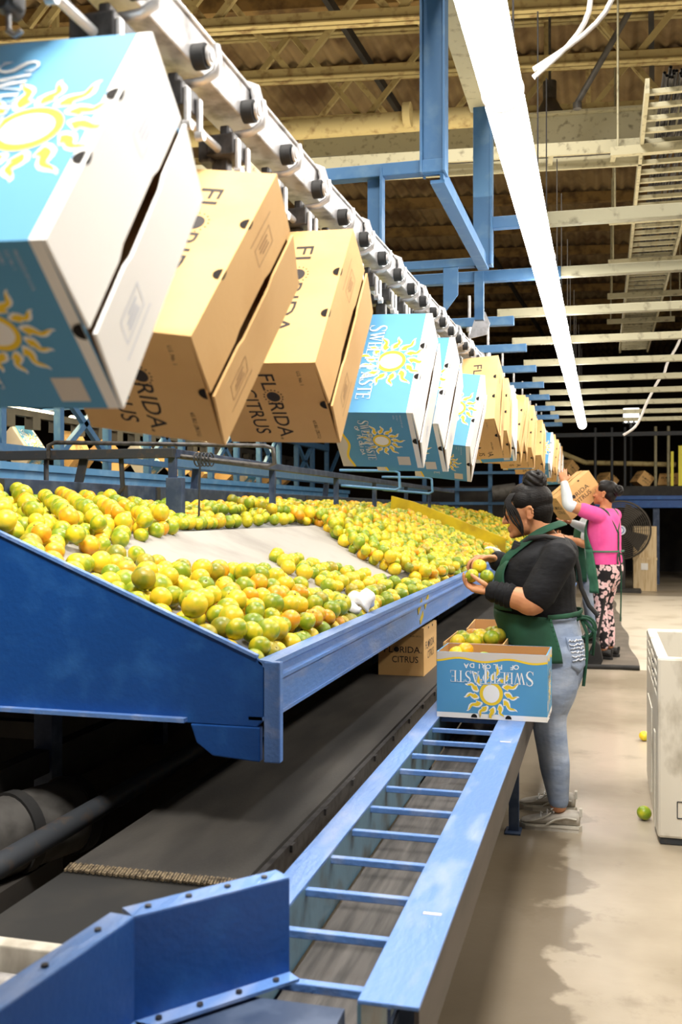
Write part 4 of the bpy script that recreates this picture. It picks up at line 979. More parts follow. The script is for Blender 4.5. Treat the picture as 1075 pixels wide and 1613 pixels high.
for q, ci in pile['x']:
    pr = R.choice(protos if q[1] < 8.5 else protos_far); rot = Euler((R.uniform(0, 6), R.uniform(0, 6), R.uniform(0, 6))).to_matrix()
    m.add([(rot @ V(p)) * q[3] + V(q[:3]) for p in pr.v], pr.f, ci, True)
o = m.build('citrus_pile', CIT, loc=(-1.5, 8, 1.1)); tag(o, 'mass of yellow and green citrus fruit heaped farther along the sorting table', 'oranges', kind='stuff')
# fruit in the open cartons
def zr(): return ZT + .0055
for (x, y, z, ci) in ((-.60, 4.20, .818, 2), (-.565, 4.215, .832, 3), (-.615, 4.13, .80, 0), (-.54, 4.13, .80, 2), (-.48, 4.19, .80, 0)):
    orange((x, y, z), .036, ci, '%s citrus fruit low inside the upturned blue carton%s' % (ONAME[ci], {.818: ' at its back corner'}.get(z, '')), 'fruit in the blue carton')
bx = [(-.625, 4.40), (-.55, 4.38), (-.475, 4.40), (-.60, 4.48), (-.525, 4.47), (-.455, 4.49), (-.625, 4.57), (-.545, 4.56), (-.47, 4.58), (-.59, 4.65), (-.5, 4.66)]
for k, (x, y) in enumerate(bx):
    ci = (2, 0, 1, 0, 2, 4, 0, 2, 0, 3, 0)[k]
    orange((x, y, .842 + .012 * (k % 3)), .0365, ci, '%s citrus fruit in the heaped tan carton behind the blue carton' % ONAME[ci], '%s fruit in the tan carton' % ONAME[ci])
orange((.183, 4.79, .034), .034, 1, 'green citrus fruit lying on the floor beside the white bin corner', 'fruit on the floor')
orange((.246, 6.45, .031), .031, 2, 'yellow citrus fruit lying farther back on the floor beyond the white bin', 'fruit on the floor')
HELD = [((-.574, 4.50, 1.132), 0), ((-.545, 4.545, 1.173), 2), ((-.506, 4.50, 1.129), 1)]
for k, (p, ci) in enumerate(HELD):
    orange(p, .0325, ci, ('yellow-green citrus fruit at the fingertips of the left hand of the person in black', 'yellow citrus fruit on top of the three held by the person in black', 'green citrus fruit nearest the wrist in the hand of the person in black')[k], 'fruit held by the person in black')

# white bag and tape roll on the rail
t = thing('plastic_bag', 'crumpled white plastic bag lying among the fruit by the front rail', 'bag', (-1.0, 4.15, 1.0))
m = MB(); m.ell((-1.0, 4.15, 1.035), (.055, .09, .05), None, 28, 18)
rr = random.Random(4); ph = [rr.uniform(0, 6) for _ in range(6)]
m.v = [(x + .012 * math.sin(60 * y + ph[0]) * math.cos(50 * z + ph[1]), y + .012 * math.sin(70 * x + ph[2]), z + .014 * math.sin(55 * x + 40 * y + ph[3])) for x, y, z in m.v]
m.build('bag_body', M['foil'], t)
m = MB(); m.ell((-1.02, 4.02, 1.02), (.05, .05, .022), None, 20, 12)
m.v = [(x + .01 * math.sin(90 * y + ph[4]), y, z + .012 * math.sin(80 * x + ph[5])) for x, y, z in m.v]; m.build('bag_neck', M['foil'], t)
m = MB()
for i in range(9): m.box((-.965 + .002 * (i % 2), 4.1 + .011 * i, 1.028), (.003, .004 if i % 3 else .007, .03))
m.build('barcode', M['ink'], t)
m = MB(); m.torus((-.985, 9.3, 1.045), .07, .02, (.35, -.35, .85), 28, 10); tag(m.build('tape_roll', M['white'], loc=(-.955, 9.35, 1.06)), 'white roll of tape resting on the front rail behind the fruit pickers hands', 'tape roll')

# ------------------------------------------------------------------ white bulk bin, mat, dustpan
t = thing('bulk_bin', 'scuffed white plastic bulk bin with slotted sides at the right edge', 'bin', (.8, 4.9, 0))
bx0, bx1, by0, by1, bh = .225, 1.35, 4.45, 5.5, .80
m = MB(); T = .045
m.bb((bx0, by0, .03), (bx1, by0 + T, bh)); m.build('front_wall', M['white_plastic'], t, .012)
m = MB(); m.bb((bx0, by0 + T, .03), (bx0 + T, by1, .62))
for i in range(4): m.bb((bx0, by0 + T, .64 + .045 * i), (bx0 + T, by1, .665 + .045 * i))
for y in (by0 + .06, 4.78, 5.1, by1 - .06): m.bb((bx0, y - .02, .62), (bx0 + T, y + .02, bh))
m.bb((bx0 - .006, 4.6, .03), (bx0, 4.68, .45)); m.bb((bx0 - .006, 4.9, .1), (bx0, 5.3, .5)); m.build('side_wall', M['white_plastic'], t, .008)
m = MB(); m.bb((bx0, by1, .03), (bx1, by1 + T, bh)); m.build('back_wall', M['white_plastic'], t, .012)
m = MB(); m.bb((bx1 - T, by0, .03), (bx1, by1, bh)); m.build('side_wall', M['white_plastic'], t, .012)
m = MB(); m.prism([(bx0 + T, 4.9, .55), (bx0 + .4, 4.9, .72), (bx0 + .5, 4.9, .80), (bx0 + .6, 4.9, .72), (bx1 - T, 4.9, .74), (bx1 - T, 4.9, .6)], (0, .012, 0)); m.build('liner', M['white_plastic'], t)
m = MB(); m.bb((bx0 + .01, by0 + .01, 0), (bx1, by1 + T, .035)); m.build('base', M['iron'], t, .006)
m = MB(); m.cyl((.36, by0 - .002, .57), (.36, by0 + .01, .57), .022, 20); m.build('hole', M['hole'], t)
m = MB()
for a, b in (((.305, .12), (.355, .12)), ((.355, .12), (.355, .19)), ((.355, .19), (.305, .19)), ((.305, .19), (.305, .12))): m.bar((a[0], by0 - .001, a[1]), (b[0], by0 - .001, b[1]), .004, .004, (0, 1, 0))
m.build('moulded_mark', M['iron'], t)
m = MB(); m.torus((bx0 + .01, 4.95, .68), .05, .009, (1, 0, 0), 24, 8); m.build('handle_ring', M['iron'], t)
t = thing('floor_mat', 'long grey rubber mat along the aisle with a rolled front edge', 'floor mat', (-.1, 9.3, 0))
m = MB(); vs = []; n = 30
for i in range(n + 1):
    y = 9.3 + 8.8 * i / n; xr = .315 - .02 * i * .9 / 3 + .02 * math.sin(i * .9); vs += [(-.32, y, .014), (xr, y, .014)]
m.add(vs, [(2 * i, 2 * i + 1, 2 * i + 3, 2 * i + 2) for i in range(n)]); m.add([(x, y, 0) for x, y, z in vs], [(2 * i + 2, 2 * i + 3, 2 * i + 1, 2 * i) for i in range(n)])
for i in range(n): pass
m.build('sheet', M['mat'], t)
m = MB(); m.tube([(-.32, 9.3, .022), (-.1, 9.29, .02), (.1, 9.31, .022), (.318, 9.3, .024)], .022, 10); m.build('rolled_edge', M['black'], t)
t = thing('dustpan', 'black long handled dustpan standing on the mat', 'dustpan', (-.09, 9.46, 0))
m = MB(); m.prism([(-.16, 9.42, .016), (-.02, 9.42, .016), (.0, 9.42, .06), (-.03, 9.42, .20), (-.07, 9.42, .25), (-.13, 9.42, .12)], (0, .16, 0)); m.build('pan', M['black'], t, .006)
m = MB(); m.tube([(-.06, 9.5, .22), (-.03, 9.5, .36), (.015, 9.5, .62)], .014, 8); m.build('handle', M['black'], t)
m = MB(); m.cyl((-.065, 9.5, .2), (-.05, 9.5, .26), .022, 10); m.build('joint', M['steel_dark'], t)

# ------------------------------------------------------------------ people
def limb(m, pts, rs, n=6, sides=16, flat=1.0, up=None, mat=0):
    a, b = crv(pts, rs, n)
    d0 = (a[0] - a[1]).normalized(); d1 = (a[-1] - a[-2]).normalized()
    a = [a[0] + d0 * b[0] * .8, a[0] + d0 * b[0] * .55] + a + [a[-1] + d1 * b[-1] * .55, a[-1] + d1 * b[-1] * .8]
    b = [b[0] * .45, b[0] * .8] + b + [b[-1] * .8, b[-1] * .45]
    m.tube(a, b, sides, mat, True, flat, up)
def secs(S, n=5):
    out = []
    for i in range(len(S) - 1):
        p0 = S[max(i - 1, 0)]; p1 = S[i]; p2 = S[i + 1]; p3 = S[min(i + 2, len(S) - 1)]
        for k in range(n):
            t = k / n; out.append(tuple(.5 * (2 * b + (c - a) * t + (2 * a - 5 * b + 4 * c - d) * t * t + (3 * b - a - 3 * c + d) * t ** 3) for a, b, c, d in zip(p0, p1, p2, p3)))
    return out + [tuple(S[-1])]
def sec_at(S, z):
    for a, b in zip(S, S[1:]):
        if a[0] <= z <= b[0]:
            t = (z - a[0]) / (b[0] - a[0]); return tuple(p + (q - p) * t for p, q in zip(a, b))
    return S[0] if z < S[0][0] else S[-1]
def torso(m, S, z0, z1, grow, n=28, ex=.86):
    Z = [z for z, *_ in S if z0 < z < z1]; Z = [z0] + Z + [z1]; rings = []
    for z in Z:
        _, cx, rx, ry = sec_at(S, z); ring = []
        for i in range(n):
            a = 2 * PI * i / n; c, s = math.cos(a), math.sin(a)
            ring.append(V(cx + (rx + grow) * math.copysign(abs(c) ** ex, c), (ry + grow) * math.copysign(abs(s) ** ex, s), z))
        rings.append(ring)
    vs = [p for r in rings for p in r]; fs = []
    for j in range(len(rings) - 1):
        for i in range(n): fs.append((j * n + i, j * n + (i + 1) % n, (j + 1) * n + (i + 1) % n, (j + 1) * n + i))
    fs += [tuple(range(n - 1, -1, -1)), tuple(range((len(rings) - 1) * n, len(rings) * n))]
    m.add(vs, fs, 0, True)
def remesh(m, name, mats, parent, voxel, it=4, fac=.5, post=None):
    me = m.mesh('tmp', []); o = bpy.data.objects.new('tmp', me); COL.objects.link(o)
    a = o.modifiers.new('r', 'REMESH'); a.mode = 'VOXEL'; a.voxel_size = voxel
    b = o.modifiers.new('s', 'SMOOTH'); b.factor = fac; b.iterations = it
    bpy.context.view_layer.update(); dg = bpy.context.evaluated_depsgraph_get()
    r = bpy.data.meshes.new_from_object(o.evaluated_get(dg)); bpy.data.objects.remove(o); bpy.data.meshes.remove(me)
    r.name = name; r.materials.clear()
    for q in (mats if isinstance(mats, (list, tuple)) else [mats]): r.materials.append(q)
    r.polygons.foreach_set('use_smooth', [True] * len(r.polygons))
    if post: r.polygons.foreach_set('material_index', [post(p.center) for p in r.polygons])
    ob = bpy.data.objects.new(name, r); COL.objects.link(ob)
    if parent is not None: ob.parent = parent
    return ob
def shell(m, fn, us, vs_, th):
    """double sided sheet: fn(u, v, offset) -> point"""
    nu, nv = len(us), len(vs_); pts = []
    for off in (th, 0):
        for v in vs_:
            for u in us: pts.append(fn(u, v, off))
    N = nu * nv; fs = []
    for j in range(nv - 1):
        for i in range(nu - 1):
            a = j * nu + i; fs.append((a, a + 1, a + nu + 1, a + nu)); fs.append((N + a, N + a + nu, N + a + nu + 1, N + a + 1))
    for i in range(nu - 1):
        fs.append((i, N + i, N + i + 1, i + 1)); a = (nv - 1) * nu + i; fs.append((a, a + 1, N + a + 1, N + a))
    for j in range(nv - 1):
        a = j * nu; fs.append((a, a + nu, N + a + nu, N + a)); a = j * nu + nu - 1; fs.append((a, N + a, N + a + nu, a + nu))
    m.add(pts, fs, 0, True)
def hand(m, wrist, d, n, side, curl=(20, 32, 26), spread=5, thumb=None, s=1.0):
    """palm plus five separate fingers; d = wrist to fingers, n = the way the palm faces, side = thumb side sign"""
    d = V(d).normalized(); n = V(n); n = (n - d * n.dot(d)).normalized(); t = d.cross(n) * side; w = V(wrist)
    for k in (-.026, -.009, .009, .026): limb(m, [w + t * k * .55 + d * .0, w + t * k + d * .05, w + t * k * 1.12 + d * .088], [.0155 * s, .0145 * s, .0115 * s], 4, 12)
    limb(m, [w - d * .02, w + d * .03], [.024 * s, .026 * s], 4, 14, .75, t)
    lens = ((.030, (.040, .025, .020)), (.0105, (.045, .029, .022)), (-.0105, (.042, .027, .021)), (-.030, (.033, .021, .018)))
    for q, (o, ls) in enumerate(lens):
        p = w + d * (.090 - .006 * abs(q - 1)) + t * o * 1.05; ang = 0; pts = [p - d * .02, p]; sp = math.radians(spread) * (o / .03)
        for L, c in zip(ls, curl):
            ang += math.radians(c) * (1 + .06 * q); dd = (d * math.cos(ang) + n * math.sin(ang)); dd = (dd + t * math.sin(sp)).normalized(); p = p + dd * L * s; pts.append(p)
        limb(m, pts, [.0088 * s, .0085 * s, .0078 * s, .0072 * s, .0058 * s], 4, 10)
    if thumb is None:
        b = w + d * .022 + t * .026; pts = [b, b + (d * .5 + t * .6 + n * .35).normalized() * .034, b + (d * .5 + t * .6 + n * .35).normalized() * .034 + (d * .75 + t * .2 + n * .5).normalized() * .028, b + (d * .5 + t * .6 + n * .35).normalized() * .034 + (d * .75 + t * .2 + n * .5).normalized() * .028 + (d * .8 - t * .1 + n * .5).normalized() * .022]
    else: pts = [w + d * .02 + t * .018] + [V(p) for p in thumb]
    limb(m, pts, [.014 * s, .012 * s, .010 * s, .0075 * s], 5, 12)
def head_pts(m, H, face=True):
    E = lambda c, r, rot=None: m.ell(H @ V(c), r, (H.to_3x3() @ rot) if rot is not None else H.to_3x3(), 22, 16)
    E((.018, 0, .032), (.096, .075, .084)); E((-.03, 0, .01), (.064, .066, .09)); E((-.036, 0, -.045), (.054, .058, .066)); E((-.060, 0, -.088), (.034, .038, .026)); E((-.02, 0, -.06), (.055, .055, .05))
    if face:
        limb(m, [H @ V(-.086, 0, .02), H @ V(-.097, 0, -.004), H @ V(-.112, 0, -.03)], [.009, .0105, .0125], 4, 10)
        E((-.113, 0, -.034), (.0125, .013, .011))
        for sy in (-1, 1):
            E((-.101, .014 * sy, -.037), (.012, .0085, .009)); E((-.062, .037 * sy, -.03), (.03, .024, .026)); E((-.08, .03 * sy, .022), (.016, .026, .009)); E((-.075, .031 * sy, -.002), (.017, .018, .012))
        E((-.094, 0, -.066), (.012, .022, .0062)); E((-.092, 0, -.0775), (.0125, .019, .0075)); E((-.086, 0, -.070), (.014, .03, .02)); E((-.084, 0, -.1), (.018, .022, .016))
    for sy in (-1, 1):
        q = Matrix.Rotation(.25 * sy, 3, 'Z')
        for i in range(12):
            a = 2 * PI * i / 12; E((.012 + .015 * math.cos(a) + .012 * (math.sin(a) > 0) * .3, (.074 + .012 * (math.cos(a) + 1) / 2) * sy, -.012 + .027 * math.sin(a)), (.0055, .0055, .006))
        E((.008, .073 * sy, -.014), (.013, .007, .024)); E((.004, .076 * sy, -.034), (.008, .006, .009))
def shoe(parent, p, yaw, mats, L=.27):
    q = Matrix.Translation(V(p)) @ Matrix.Rotation(yaw, 4, 'Z')     # p = heel on the ground, toe towards -x
    out = [(0.0, .028), (-.05, .034), (-.12, .034), (-.19, .046), (-.235, .043), (-.262, .028), (-.272, .0)]
    pts = [(x * L / .272, -y) for x, y in out] + [(x * L / .272, y) for x, y in reversed(out[:-1])]
    pts = [(.012, 0)] + pts
    so = MB(); so.prism([q @ V(x, y, 0) for x, y in pts], q.to_3x3() @ V(0, 0, .026)); so.prism([q @ V(x * .99, y * 1.08, .016) for x, y in pts], q.to_3x3() @ V(0, 0, .005))
    m = MB(); k = L / .27
    st = [(-.262, .014, .024, .030), (-.24, .024, .036, .037), (-.20, .034, .043, .042), (-.15, .046, .040, .052), (-.10, .060, .036, .066), (-.05, .072, .036, .078), (-.01, .075, .033, .080), (.006, .06, .022, .066)]
    rings = []; n = 18
    for x, h, w, zt in st:
        rings.append([q @ V(x * k, w * math.cos(2 * PI * i / n), .02 + max(0, .5 + .5 * math.sin(2 * PI * i / n)) ** .8 * h) for i in range(n)])
    vs = [p_ for r in rings for p_ in r]; fs = [(j * n + i, (j + 1) * n + i, (j + 1) * n + (i + 1) % n, j * n + (i + 1) % n) for j in range(len(rings) - 1) for i in range(n)]
    fs += [tuple(range(n)), tuple(range((len(rings) - 1) * n + n - 1, (len(rings) - 1) * n - 1, -1))]
    m.add(vs, fs, 0, True)
    sh = bpy.data.objects.new('shoe', m.mesh('shoe', mats[0])); COL.objects.link(sh); sh.parent = parent
    sd = sh.modifiers.new('sub', 'SUBSURF'); sd.levels = 1; sd.render_levels = 1
    b = bpy.data.objects.new('sole', so.mesh('sole', mats[1])); COL.objects.link(b); b.parent = sh
    la = MB()
    for i in range(4): x = (-.165 + .028 * i) * k; z = .064 + .0125 * i + .006; la.tube([q @ V(x, -.03, z - .014), q @ V(x - .004, 0, z + .003), q @ V(x, .03, z - .014)], .0035, 6)
    la.tube([q @ V(-.085 * k, -.01, .10), q @ V(-.10 * k, -.03, .112), q @ V(-.12 * k, -.035, .095)], .003, 6); la.tube([q @ V(-.085 * k, .01, .10), q @ V(-.105 * k, .025, .112), q @ V(-.125 * k, .03, .095)], .003, 6)
    lo = bpy.data.objects.new('laces', la.mesh('laces', M['white'])); COL.objects.link(lo); lo.parent = sh
    tr = MB()
    for sy in (-1, 1):
        tr.tube([q @ V(-.235 * k, .041 * sy, .035), q @ V(-.19 * k, .049 * sy, .045), q @ V(-.15 * k, .045 * sy, .062), q @ V(-.12 * k, .036 * sy, .082)], .0028, 6)
        tr.tube([q @ V(-.14 * k, .045 * sy, .03), q @ V(-.10 * k, .042 * sy, .055), q @ V(-.055 * k, .039 * sy, .066), q @ V(-.01 * k, .036 * sy, .06)], .005, 6, 0, True, .6)
    tr.box(q @ V(.006, 0, .085), (.012, .03, .035)); to = bpy.data.objects.new('trim_panels', tr.mesh('trim_panels', mats[1])); COL.objects.link(to); to.parent = sh
    return sh
def cloth(m, name, mt, parent):
    o = bpy.data.objects.new(name, m.mesh(name, mt)); COL.objects.link(o); o.parent = parent; return o
def person(label, loc, rz, P):
    t = thing('person', label, 'person', world=False); t.location = loc; t.rotation_euler = (0, 0, rz)
    S = secs(P['torso']); vx = P.get('vox', .006)
    # body
    m = MB(); torso(m, S, S[0][0], P['neck_z'], -.006)
    hc = V(P['head']); H = Matrix.Translation(hc) @ Matrix.Rotation(P.get('hyaw', 0), 4, 'Z') @ Matrix.Rotation(P['pitch'], 4, 'Y')
    nb = V(P['neck']); limb(m, [nb, nb.lerp(H @ V(.022, 0, -.05), .55), H @ V(.022, 0, -.03)], [.062, .054, .054], 5, 18)
    head_pts(m, H, True)
    for A in P['arms']:
        limb(m, [A['s'], V(A['s']).lerp(V(A['e']), .5), A['e'], V(A['e']).lerp(V(A['w']), .35), A['w']], A['r'], 6, 18)
        hand(m, A['w'], A['d'], A['n'], A['side'], A.get('curl', (20, 32, 26)), A.get('spread', 5), A.get('thumb'), A.get('hs', 1.0))
    for L in P['legs']: limb(m, L['p'], [r - .008 for r in L['r']], 6, 18)
    Hi = H.inverted()
    def post(c):
        q = Hi @ c
        return 1 if (q.x < -.088 and abs(q.y) < .021 and -.084 < q.z < -.061 and q.x < -.09) else 0
    remesh(m, 'body', [P['skin'], M['lips']], t, P.get('bvox', .0045), 3, .5, post)
    # eyes and brows
    for sy in (-1, 1):
        m = MB(); m.ell(H @ V(-.086, .031 * sy, -.003), (.0075, .0125, .0045), H.to_3x3(), 14, 10); e = cloth(m, 'eye', M['eye'], t)
        m = MB(); m.ell(H @ V(-.0915, .031 * sy, -.0035), (.003, .0055, .004), H.to_3x3(), 10, 8); cloth(m, 'iris', M['eye_dark'], e)
        m = MB(); m.tube([H @ V(-.0925, .018 * sy, .0), H @ V(-.0945, .031 * sy, .0015), H @ V(-.088, .045 * sy, -.002)], .0018, 6); cloth(m, 'lashes', M['eye_dark'], e)
        m = MB(); m.tube([H @ V(-.0945, .014 * sy, .024), H @ V(-.0945, .032 * sy, .031), H @ V(-.082, .05 * sy, .025)], [.003, .0036, .002], 6); cloth(m, 'eyebrow', M['hair'], t)
    # shirt
    m = MB(); torso(m, S, P['hem'], P['neck_z'] - .02, .006)
    for A in P['arms']:
        mid = V(A['s']).lerp(V(A['e']), .5); f = A['sleeve']; e = V(A['s']).lerp(V(A['e']), f); r0, r1 = A['r'][0], A['r'][1]
        inn = V(A['s']) + (V(P['chest']) - V(A['s'])) * .35
        limb(m, [inn, A['s'], V(A['s']).lerp(e, .6), e], [r0 + .012, r0 + .010, r1 + .012, r1 + .012], 6, 18)
    remesh(m, 'shirt', P['shirt'], t, vx, 5)
    # trousers
    m = MB(); torso(m, S, S[0][0] - .005, P['waist'], .004)
    for L in P['legs']: limb(m, L['p'][:-1] + [V(L['p'][-1]) + V(0, 0, .02)], L['r'], 6, 20)
    remesh(m, 'trousers', P['pants'], t, vx, 4)
    return t, S, H

S1 = [(.60, .015, .085, .12), (.70, .0, .135, .185), (.80, -.02, .155, .20), (.88, -.045, .165, .195), (.95, -.068, .172, .185), (1.03, -.075, .168, .180), (1.12, -.075, .168, .180), (1.18, -.066, .150, .178), (1.235, -.042, .125, .165), (1.275, -.022, .095, .118), (1.312, -.018, .068, .078)]
P1 = dict(torso=S1, neck_z=1.32, head=(-.115, 0, 1.425), pitch=-.16, neck=(-.02, 0, 1.27), chest=(-.05, 0, 1.15), hem=.945, waist=.965, vox=.006, bvox=.0038,
          skin=M['skin'], shirt=M['shirt'], pants=M['jeans'],
          arms=[dict(s=(.035, -.185, 1.225), e=(-.072, -.245, 1.025), w=(-.250, -.205, 1.066), r=[.066, .064, .054, .052, .029], d=(-1, .26, .14), n=(.05, -.15, 1), side=1, curl=(14, 34, 30), spread=3, sleeve=.84,
                     thumb=[(-.285, -.222, 1.098), (-.322, -.214, 1.122), (-.350, -.192, 1.139)]),
                dict(s=(.035, .185, 1.225), e=(-.09, .235, 1.03), w=(-.262, .015, 1.200), r=[.066, .062, .050, .046, .028], d=(-.80, -.5, .12), n=(-.25, -.2, -1), side=1, curl=(26, 34, 30), spread=4, sleeve=.93,
                     thumb=[(-.272, -.025, 1.210), (-.292, -.062, 1.214), (-.318, -.088, 1.207)])],
          legs=[dict(p=[(.025, -.095, .80), (.005, -.10, .64), (-.012, -.10, .485), (.008, -.10, .31), (.028, -.10, .11)], r=[.112, .106, .075, .068, .046]),
                dict(p=[(.01, .10, .80), (-.02, .12, .64), (-.04, .15, .485), (-.02, .17, .31), (.0, .18, .11)], r=[.112, .106, .075, .068, .046])])
t1, SS, H1 = person('person in black shirt and green apron sorting fruit over the box conveyor', (-.22, 4.65, 0), 0, P1)
shoe(t1, (.118, -.10, 0), -.06, [M['grey_shoe'], M['sole']]); shoe(t1, (.09, .18, 0), -.1, [M['grey_shoe'], M['sole']])
def hairdo(t, H, mt, bun=(.058, 0, .135), br=.048, strands=True):
    m = MB(); E = lambda c, r: m.ell(H @ V(c), r, H.to_3x3(), 24, 16)
    E((.030, 0, .046), (.092, .0815, .083)); E((.048, 0, .0), (.068, .072, .075)); E((.0, 0, .075), (.077, .066, .056)); E((.06, 0, -.045), (.042, .05, .04))
    for sy in (-1, 1): E((-.008, .055 * sy, .05), (.05, .026, .042))
    for i in range(22):        # combed back locks
        a = (i / 21 - .5) * 2.5; p0 = V(-.074 + .03 * abs(a) / 1.25, .078 * math.sin(a) * .85, .086 - .05 * abs(a)); p2 = V(*bun) * .92
        p1 = (p0 + p2) * .5 + V(.005, .028 * math.sin(a), .022); limb(m, [H @ p0, H @ p1, H @ p2], [.007, .0105, .011], 5, 8)
    h = remesh(m, 'hair', mt, t, .005, 2)
    m = MB(); E = lambda c, r: m.ell(H @ V(c), r, H.to_3x3(), 24, 16)
    E(bun, (br * .8, br * .85, br * .8)); rr = random.Random(2)
    for i in range(9):
        a0 = i * .7; pts = []
        for j in range(9):
            a = a0 + j * .55; ph = .5 + .35 * math.sin(i * 1.3 + j * .5); pts.append(H @ (V(*bun) + V(br * .95 * math.cos(a) * math.sin(ph * PI), br * .98 * math.sin(a) * math.sin(ph * PI), br * .95 * math.cos(ph * PI))))
        limb(m, pts, [.008] + [.0115] * 7 + [.006], 3, 8)
    b = remesh(m, 'bun', mt, h, .004, 1)
    if strands:
        m = MB()
        for sy in (-1, 1):
            for k in range(5):
                o = k * .005
                limb(m, [H @ V(-.062 + o, .05 * sy, .085), H @ V(-.088 + o, .064 * sy, .055 - .3 * o), H @ V(-.082 + o * 1.8, .073 * sy, .01), H @ V(-.070 + o * 2.0 + .006 * (k % 2), .078 * sy, -.035 - o), H @ V(-.05 + o, .079 * sy, -.07 - 1.5 * o + .01 * (k % 3)), H @ V(-.038 + o * .5, .074 * sy, -.10 - .006 * (k % 4))], [.006, .0062, .0055, .0045, .003, .001], 5, 8)
            limb(m, [H @ V(-.085, .05 * sy, .06), H @ V(-.10, .056 * sy, .02), H @ V(-.097, .055 * sy, -.02), H @ V(-.088, .058 * sy, -.04)], [.004, .0045, .003, .0012], 5, 6)
        cloth(m, 'loose_strands', mt, h)
    return h
hairdo(t1, H1, M['hair'], (.052, .0, .128), .05)
# apron of the first person: wrap round the belly, bib, straps and ties
def wrap(S, off=.02):
    def fn(a, z, th):
        _, cx, rx, ry = sec_at(S, z); g = off + th
        c, s = -math.cos(a), math.sin(a)
        w = .006 * math.sin(a * 9 + z * 14) * max(0, (1.0 - z) / .25) if z < 1.0 else 0
        return V(cx + (rx + g + w) * math.copysign(abs(c) ** .86, c), (ry + g + w) * math.copysign(abs(s) ** .86, s), z)
    return fn
fn = wrap(SS)
def skirt(a, v, th):
    hem = .845 - .085 * min(1, abs(a) / 1.6) ** 2; top = .985 - .03 * abs(a) / 1.9; z = top + (hem - top) * v
    p = fn(a, max(z, .72), th); p.z = z; p.x -= .02 * v * max(0, math.cos(a)); return p
m = MB(); n = 40; shell(m, skirt, [-1.88 + 3.76 * i / n for i in range(n + 1)], [i / 12 for i in range(13)], .005); ap = cloth(m, 'apron', M['green'], t1)
m = MB()
def bib(a, v, th):
    z = .98 + .22 * v; return fn(a * (1 - .38 * v), z, th)
shell(m, bib, [-1.1 + 2.2 * i / 20 for i in range(21)], [i / 12 for i in range(13)], .005); cloth(m, 'bib', M['green'], ap)
for sy in (-1, 1):
    m = MB(); limb(m, [(-.225, .09 * sy, 1.15), (-.205, .10 * sy, 1.21), (-.12, .093 * sy, 1.285), (-.065, .078 * sy, 1.325), (-.01, .062 * sy, 1.352), (.035, .035 * sy, 1.368), (.043, .0, 1.372)], [.022] * 7, 6, 12, .2, (0, 0, 1)); cloth(m, 'neck_strap', M['green'], ap)
    m = MB(); a = [fn(sy * q, .955 - .0 * q, .006) + V(0, 0, .012 * (abs(q) - 1.6)) for q in (1.8, 1.95, 2.15, 2.4, 2.75, 3.1)]; m.tube(a, .011, 8, 0, True, .35); cloth(m, 'waist_tie', M['green'], ap)
m = MB(); m.torus((.135, -.05, .90), .045, .006, (0, 1, .2), 20, 6, 0, 1.0); m.torus((.14, -.03, .90), .05, .006, (.2, 1, 0), 20, 6)
for dx, zt in ((.0, .64), (.035, .80)): m.tube([(.118, -.045, .955), (.150 + dx, -.06, .88), (.150 + dx * .7, -.065, .78), (.135 + dx, -.06, zt)], .0075, 8, 0, True, .5)
m.ell((.118, -.045, .953), .014); cloth(m, 'bow', M['green'], ap)
m = MB()
for i in range(7): m.box(fn(-1.85, .945 - .02 * i, .008), (.006, .004, .012))
cloth(m, 'side_stitching', M['green2'], ap)
# wrist sleeves, collar device, shoulder strap, pocket
for (e, w, r) in (((-.176, -.221, 1.050), (-.246, -.207, 1.066), (.056, .047)), ((-.16, .145, 1.098), (-.252, .027, 1.192), (.055, .046))):
    m = MB(); e = V(e); w = V(w); pts = [e.lerp(w, k / 10) for k in range(11)]; limb(m, pts, [r[0] + (r[1] - r[0]) * k / 10 + .0035 * math.sin(k * 2.1) for k in range(11)], 3, 20); cloth(m, 'wrist_sleeve', M['shirt'], t1)
m = MB(); m.box((-.157, -.073, 1.255), (.05, .045, .06), Matrix.Rotation(.35, 3, 'Y')); m.box((-.158, -.098, 1.262), (.035, .006, .03), Matrix.Rotation(.35, 3, 'Y')); d_ = cloth(m, 'collar_device', M['black'], t1); b = d_.modifiers.new('b', 'BEVEL'); b.width = .008; b.segments = 2
m = MB(); m.tube([(-.14, -.085, 1.27), (-.10, -.1, 1.302), (-.03, -.115, 1.312), (.05, -.12, 1.295), (.098, -.10, 1.24), (.115, -.075, 1.16), (.125, -.06, 1.08), (.16, -.055, 1.0), (.20, -.05, .955)], .011, 8, 0, True, .6); cloth(m, 'shoulder_strap', M['black'], t1)
m = MB()
def pk(a, z, th):
    _, cx, rx, ry = sec_at(SS, z); g = .013 + th; c, s = math.cos(a), math.sin(a)
    return V(cx + (rx + g) * math.copysign(abs(c) ** .86, c), (ry + g) * math.copysign(abs(s) ** .86, s), z)
shell(m, lambda u, v, th: pk(-1.02 + .62 * u, .87 - .13 * v - .03 * (1 - abs(2 * u - 1)) * v, th), [i / 8 for i in range(9)], [i / 8 for i in range(9)], .004); pko = cloth(m, 'pocket', M['jeans'], t1)
m = MB(); rr = random.Random(8)
for i in range(6):
    z = .855 - .017 * i; m.tube([pk(-.98 + .54 * j / 12, z + rr.uniform(-.005, .005), .007) for j in range(13)], [.0022 + .0018 * (j % 2) for j in range(13)], 6)
cloth(m, 'frayed_rips', M['denim_pale'], pko)

